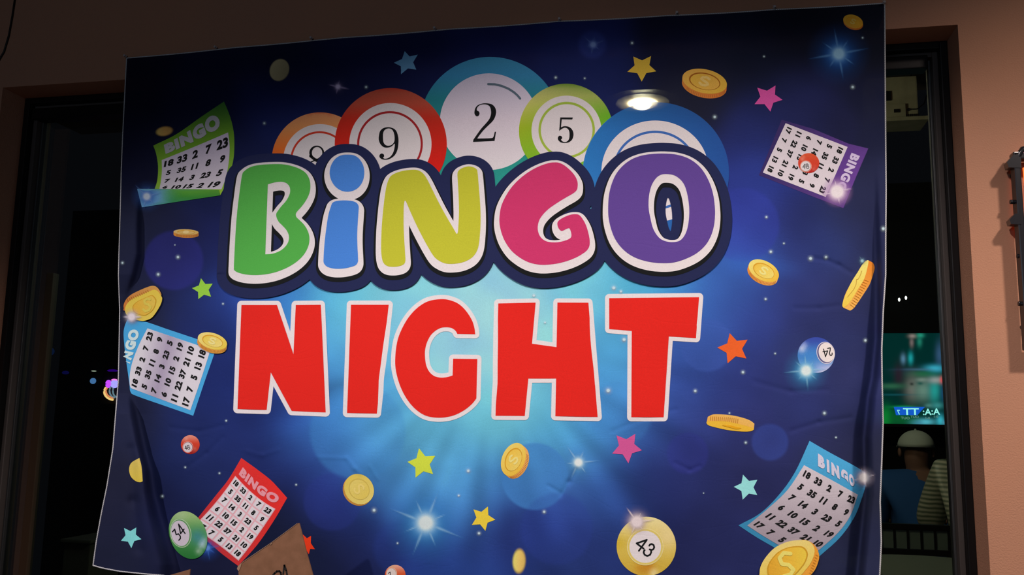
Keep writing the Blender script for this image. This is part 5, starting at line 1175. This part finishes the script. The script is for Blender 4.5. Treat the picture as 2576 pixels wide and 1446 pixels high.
def seated(name_label, hx, hz, y, shirt, cap, turn=1, sl=0.0):
    """person on a tall stool facing the TV, head centre at hx,hz"""
    pr = empty('person', (hx, y, 0.0)); tag(pr, name_label, 'person')
    H = Vector((hx, y, hz)); pel = H+Vector((0.02*turn, -0.10, -0.66)); ch = H+Vector((0.01*turn, -0.03, -0.33+sl)); nk = H+Vector((0, 0, -0.14+sl*0.5))
    shl = H+Vector((-0.17, -0.02, -0.24+sl)); shr = H+Vector((0.17, -0.02, -0.24+sl))
    ell = shl+Vector((-0.05, 0.10, -0.26)); elr = shr+Vector((0.05, 0.10, -0.26)); hal = ell+Vector((0.10, 0.24, 0.02)); har = elr+Vector((-0.10, 0.24, 0.02))
    hipl = pel+Vector((-0.10, 0.03, -0.03)); hipr = pel+Vector((0.10, 0.03, -0.03)); knl = hipl+Vector((-0.04, 0.42, -0.02)); knr = hipr+Vector((0.04, 0.42, -0.02))
    ftl = knl+Vector((0, -0.05, -0.44)); ftr = knr+Vector((0, -0.05, -0.44)); tol = ftl+Vector((0, 0.15, -0.03)); tor = ftr+Vector((0, 0.15, -0.03))
    V = [pel, ch, nk, H+Vector((0, 0, -0.06)), H+Vector((0, 0.0, 0.05)), shl, ell, hal, shr, elr, har, hipl, knl, ftl, tol, hipr, knr, ftr, tor]
    Ed = [(0, 1), (1, 2), (2, 3), (3, 4), (1, 5), (5, 6), (6, 7), (1, 8), (8, 9), (9, 10), (0, 11), (11, 12), (12, 13), (13, 14), (0, 15), (15, 16), (16, 17), (17, 18)]
    R = [.14, .13, .052, .066, .074, .06, .045, .035, .06, .045, .035, .085, .06, .045, .035, .085, .06, .045, .035]
    skin_mesh('body', V, Ed, R, M_SKIN, pr)
    skin_mesh('shirt', [pel+Vector((0, 0, 0.02)), ch, nk+Vector((0, 0, -0.05)), shl, ell, shr, elr], [(0, 1), (1, 2), (1, 3), (3, 4), (1, 5), (5, 6)], [.165, .165, .07, .085, .065, .085, .065], shirt, pr)
    skin_mesh('trousers', [pel+Vector((0, 0, -0.03)), hipl, knl, ftl, hipr, knr, ftr], [(0, 1), (1, 2), (2, 3), (0, 4), (4, 5), (5, 6)], [.155, .10, .075, .06, .10, .075, .06], M_PANTS, pr)
    # face details
    fc = MB(); fc.sphere((H.x, H.y+0.085, H.z+0.0), 0.018, (0.7, 1.1, 1.3), 12, 8); fc.sphere((H.x-0.085, H.y, H.z+0.0), 0.02, (0.5, 0.8, 1.3), 12, 8); fc.sphere((H.x+0.085, H.y, H.z), 0.02, (0.5, 0.8, 1.3), 12, 8); fc.build('ears_and_nose', M_SKIN, pr, smooth=True)
    for (wr, el) in ((hal, ell), (har, elr)):
        hb = MB(); d = (wr-el).normalized()
        hb.sphere(wr+d*0.035, 0.036, (0.9, 1.1, 0.6), 14, 8)
        for q in range(4): 
            s0 = wr+d*0.05+Vector((0.016*(q-1.5), 0, 0)); hb.tube([s0, s0+d*0.035+Vector((0, 0, -0.006)), s0+d*(0.055-0.004*abs(q-1.5))+Vector((0, 0, -0.022))], [0.009, 0.008, 0.006], 8)
        s0 = wr+d*0.02+Vector((0.03 if wr.x < hx else -0.03, 0, 0)); hb.tube([s0, s0+d*0.03+Vector((0.01, 0, 0)), s0+d*0.05], [0.010, 0.009, 0.007], 8)
        hb.build('hand', M_SKIN, pr, smooth=True)
    if cap:
        cb_ = bmesh.new(); bmesh.ops.create_uvsphere(cb_, u_segments=28, v_segments=16, radius=0.092)
        bmesh.ops.delete(cb_, geom=[v for v in cb_.verts if v.co.z < -0.002], context='VERTS')
        for v in cb_.verts: v.co = Vector((v.co.x*1.02, v.co.y*1.12, v.co.z*0.98))+Vector((H.x, H.y, H.z+0.03))
        mb = MB(); mb.bm.free(); mb.bm = cb_
        mb.sphere((H.x, H.y, H.z+0.122), 0.006)
        cp_ = mb.build('cap', M_CAP, pr, smooth=True)
        so = cp_.modifiers.new('t', 'SOLIDIFY'); so.thickness = 0.004
        br = MB()
        n = 14; top = [br.bm.verts.new((H.x+0.085*math.sin(t), H.y+0.08+0.085*math.cos(t)*1.0, H.z+0.03-0.012*math.cos(t))) for t in np.linspace(-1.5, 1.5, n)]
        inn = [br.bm.verts.new((H.x+0.085*math.sin(t), H.y+0.075+0.02*math.cos(t), H.z+0.034)) for t in np.linspace(-1.5, 1.5, n)]
        for i in range(n-1): br.bm.faces.new((top[i], top[i+1], inn[i+1], inn[i]))
        bo = br.build('cap_visor', M_CAP, cp_); so = bo.modifiers.new('t', 'SOLIDIFY'); so.thickness = 0.004
    else:
        hb = MB(); hb.sphere((H.x, H.y-0.012, H.z+0.035), 0.097, (1.0, 1.1, 1.0)); hb.build('hair', M_HAIR, pr, smooth=True)
    return pr, pel
def stool(x, y, seat_z, label):
    st = empty('bar_stool', (x, y, 0)); tag(st, label, 'stool')
    MB().cyl((x, y, seat_z-0.04), (x, y, seat_z), 0.18, 0.185, 32).build('seat', M_TABLE, st)
    for sx, sy in ((-1, -1), (1, -1), (1, 1), (-1, 1)):
        MB().cyl((x+0.19*sx, y+0.19*sy, 0.0), (x+0.12*sx, y+0.12*sy, seat_z-0.03), 0.014, 0.014, 10).build('leg', M_FRAME, st)
    t = np.linspace(0, 2*math.pi, 33); MB().tube([(x+0.235*math.cos(a), y+0.235*math.sin(a), 0.28) for a in t], 0.009, 8).build('foot_ring', M_FRAME, st)
yp = 2.9
h_ = at(2305, 1133, yp)
pr1, pel1 = seated('reflection of a seated person in a pale cap and blue shirt, built behind the right window glass', h_.x, h_.z-0.01, yp, M_BLUE, True, 1, 0.075)
stool(pel1.x, pel1.y+0.03, pel1.z-0.165, 'dark round bar stool under the person in the blue shirt')
h2_ = at(2462, 1078, 2.05)
pr2, pel2 = seated('reflection of a seated person in a striped shirt at the right edge, built behind the window glass', h2_.x, h2_.z+0.03, 2.05, M_STRIPE, False, -1)
stool(pel2.x, pel2.y+0.03, pel2.z-0.165, 'dark round bar stool under the person in the striped shirt')
# slatted chair and round table nearer the glass
M_SLAT = mat('pale_green_grey_wood', (0.10, 0.13, 0.11), 0.7); M_TOP = mat('grey_green_tabletop', (0.085, 0.10, 0.08), 0.6)
yc = 1.35; p0 = at(2215, 1330, yc); p1 = at(2388, 1384, yc)
chr_ = empty('reflected_chair', ((p0.x+p1.x)/2, yc, 0)); tag(chr_, 'reflection of a dark chair with pale back panels, built behind the right window glass', 'chair')
cw = p1.x-p0.x; cxm = (p0.x+p1.x)/2
bp_ = MB()
for k in range(5): bp_.box((p0.x+cw*(k+.5)/5, yc, (p0.z+p1.z)/2), (cw/5-0.009, 0.008, p0.z-p1.z))
bp_.build('back_panel', M_SLAT, chr_)
MB().box((cxm, yc, p0.z+0.012), (cw+0.04, 0.02, 0.022), bevel=0.003).build('top_rail', M_FRAME, chr_)
MB().box((cxm, yc, p1.z-0.012), (cw+0.04, 0.02, 0.022), bevel=0.003).build('lower_rail', M_FRAME, chr_)
for k in range(6): MB().box((p0.x+cw*k/5, yc, (p0.z+p1.z)/2), (0.008, 0.014, p0.z-p1.z), bevel=0.001).build('back_bar', M_FRAME, chr_)
MB().box((cxm, yc-0.2, 0.70), (cw+0.04, 0.40, 0.03), bevel=0.006).build('seat', M_TABLE, chr_)
for sx in (-1, 1):
    MB().box((cxm+sx*(cw/2+0.01), yc, p0.z/2), (0.022, 0.022, p0.z), bevel=0.002).build('leg', M_FRAME, chr_); MB().box((cxm+sx*(cw/2+0.01), yc-0.38, 0.345), (0.022, 0.022, 0.69), bevel=0.002).build('leg', M_FRAME, chr_)
tz = at(2300, 1400, 0.75); tbl = empty('round_table', (tz.x+0.02, 0.62, 0)); tag(tbl, 'dim grey-green round table at the bottom behind the right window glass', 'table')
tzz = tz.z-0.012
MB().cyl((tz.x+0.02, 0.62, tzz-0.025), (tz.x+0.02, 0.62, tzz), 0.26, 0.265, 48).build('tabletop', M_TOP, tbl)
MB().cyl((tz.x+0.02, 0.62, 0.02), (tz.x+0.02, 0.62, tzz-0.025), 0.03, 0.03, 20).build('pedestal', M_FRAME, tbl); MB().cyl((tz.x+0.02, 0.62, 0.0), (tz.x+0.02, 0.62, 0.02), 0.2, 0.19, 32).build('base', M_FRAME, tbl)
# two tiny white reflections, built as glowing bulbs beyond the glass
M_WB = mat('white_bulb', (1, 1, 1), emit=(1, 1, 0.92), estr=2.5)
for lx, ly, lab in ((2262, 753.5, 'left one of the two tiny white reflections in the right glass'), (2279, 749, 'right one of the two tiny white reflections in the right glass')):
    p = at(lx, ly, 3.85); bb = MB(); bb.sphere((p.x, p.y, p.z), 0.0095, (0.75, 0.75, 1.3), 14, 10); o = bb.build('light_reflection', M_WB, smooth=True, loc=(p.x, p.y, p.z)); tag(o, lab, 'light', 'pair of tiny white lights')
    MB().cyl((p.x, p.y+0.005, p.z), (p.x, 3.95, p.z), 0.004, seg=8).build('stem', M_FRAME, o) if False else None

# ---- left window: reflected neon sign, small lights and strip built as objects; bin
M_PURP = mat('purple_neon', (0, 0, 0), emit=(0.45, 0.05, 1.0), estr=1.8); M_LAV = mat('lavender_neon', (0, 0, 0), emit=(0.35, 0.30, 1.0), estr=1.5); M_YEL = mat('yellow_neon', (0, 0, 0), emit=(1.0, 0.62, 0.22), estr=1.1); M_CYN = mat('pale_cyan_neon', (0, 0, 0), emit=(0.25, 0.4, 0.5), estr=0.6)
M_OR2 = mat('salmon_neon', (0, 0, 0), emit=(1.0, 0.3, 0.12), estr=0.9)
yn = 2.6
def n_(x, y): p = on_y(240+x/12.05, 900+y/12.05, yn); return (p[0], p[1], p[2])
nn = at(290, 985, yn); ns = empty('open_neon_sign', (nn.x, yn+0.03, nn.z)); tag(ns, 'reflection of a small purple and yellow neon sign, built behind the left window glass', 'sign')
def arc_(cx, cy, rx, ry, a0, a1, n=16): return [n_(cx+rx*math.cos(math.radians(t)), cy+ry*math.sin(math.radians(t))) for t in np.linspace(a0, a1, n)]
MB().tube(arc_(560, 1030, 290, 240, 95, 215), 0.0065, 8).build('yellow_tube', M_YEL, ns, smooth=True)
MB().tube(arc_(570, 1010, 250, 200, 95, 215), 0.005, 8).build('salmon_tube', M_OR2, ns, smooth=True)
MB().tube(arc_(590, 1000, 160, 200, 90, 230), 0.005, 8).build('cyan_tube', M_CYN, ns, smooth=True)
MB().tube(arc_(640, 1000, 110, 180, 90, 230), 0.005, 8).build('cyan_tube', M_CYN, ns, smooth=True)
MB().tube(arc_(400, 790, 45, 70, 0, 360), 0.011, 10).build('purple_tube', M_PURP, ns, smooth=True)
MB().tube(arc_(580, 790, 65, 70, 0, 360), 0.012, 10).build('lavender_tube', M_LAV, ns, smooth=True)
MB().tube(arc_(570, 690, 60, 20, 180, 360), 0.008, 10).build('pink_tube', mat('pink_neon', (0, 0, 0), emit=(1.0, 0.22, 0.8), estr=1.2), ns, smooth=True)
pb = n_(560, 900); MB().box((pb[0]+0.08, yn+0.03, pb[2]), (0.36, 0.02, 0.2)).build('backing_board', M_HOLE, ns)
MB().cyl((pb[0]+0.08, yn+0.04, pb[2]-0.1), (pb[0]+0.08, yn+0.04, 0.0), 0.012, seg=10).build('post', M_FRAME, ns)
def glow_disc(px_, py_, y, rx, rz, colr, estr, name, label, cat):
    p = at(px_, py_, y); bb = MB(); bb.sphere((p.x, p.y, p.z), 1.0, (rx, 0.02, rz), 20, 12)
    o = bb.build(name, mat(name+'_glow', (0, 0, 0), emit=colr, estr=estr), smooth=True, loc=(p.x, p.y, p.z)); tag(o, label, cat)
yb_ = 3.90  # glowing blobs stand in for lights reflected in the glass
glow_disc(234, 958, yb_, 0.024, 0.024, (0.12, 0.32, 0.75), 0.55, 'blue_reflection', 'small blue reflection in the left window glass, left of the neon sign', 'light')
glow_disc(283, 932, yb_, 0.045, 0.010, (0.07, 0.0, 0.45), 0.35, 'violet_reflection', 'dim violet reflected strip above the small neon sign', 'light')
glow_disc(236, 933, yb_, 0.018, 0.005, (0.8, 0.9, 0.7), 0.35, 'white_reflection', 'tiny white reflection above the small blue one', 'light')
glow_disc(165, 937, yb_, 0.030, 0.014, (0.01, 0.01, 0.16), 0.25, 'faint_reflection', 'very faint navy reflection at the left in the left window glass', 'light')
glow_disc(128, 884, yb_, 0.030, 0.030, (0.01, 0.03, 0.12), 0.25, 'dim_reflection', 'very dim blue reflection near the left window frame', 'light')
M_BIN = mat('grey_green_bin_metal', (0.075, 0.085, 0.07), 0.6)
ybn = 1.3; c1 = at(165, 1360, ybn); c2 = at(232, 1360, ybn); c3 = at(195, 1412, ybn)
bn = empty('storage_bin', ((c1.x+c2.x)/2, ybn+0.1, 0)); tag(bn, 'dim grey box standing behind the left window glass', 'bin')
MB().box(((c1.x+c2.x)/2, ybn+0.10, c1.z/2), (c2.x-c1.x, 0.22, c1.z-0.01), bevel=0.006).build('body', M_BIN, bn)
MB().box(((c1.x+c2.x)/2, ybn+0.10, c1.z+0.003), (c2.x-c1.x+0.02, 0.25, 0.016), bevel=0.005).build('lid', M_BIN, bn)
M_POST = mat('grey_post', (0.06, 0.058, 0.05), 0.7)
pt = at(133, 688, 0.9); o = MB().box((pt.x, 0.9, pt.z/2), (0.035, 0.035, pt.z), bevel=0.003).build('strip_reflection', M_POST); tag(o, 'dim strip reflected in the left window glass, built as a thin grey post', 'post')  # post stands in for a pale strip reflected in the glass
# dim fill lights added to lift the things behind the glass
dl = bpy.data.lights.new('equipment_box_fill', 'POINT'); dl.energy = 6.5; dl.color = (1.0, 0.9, 0.62); dl.shadow_soft_size = 0.03
dlo = bpy.data.objects.new('equipment_box_fill', dl); COL.objects.link(dlo); dlo.location = (c0.x, yl_, lampz-0.06)
area('backdrop_fill', (0.3, 1.9, 2.95), (0.9, 2.9, 1.0), 4.0, (1.0, 0.95, 0.75), 0.4, 0.3)
area('backdrop_fill_left', (-2.2, 0.8, 2.8), (-2.4, 2.0, 0.9), 1.2, (0.85, 1.0, 0.9), 0.3, 0.3)
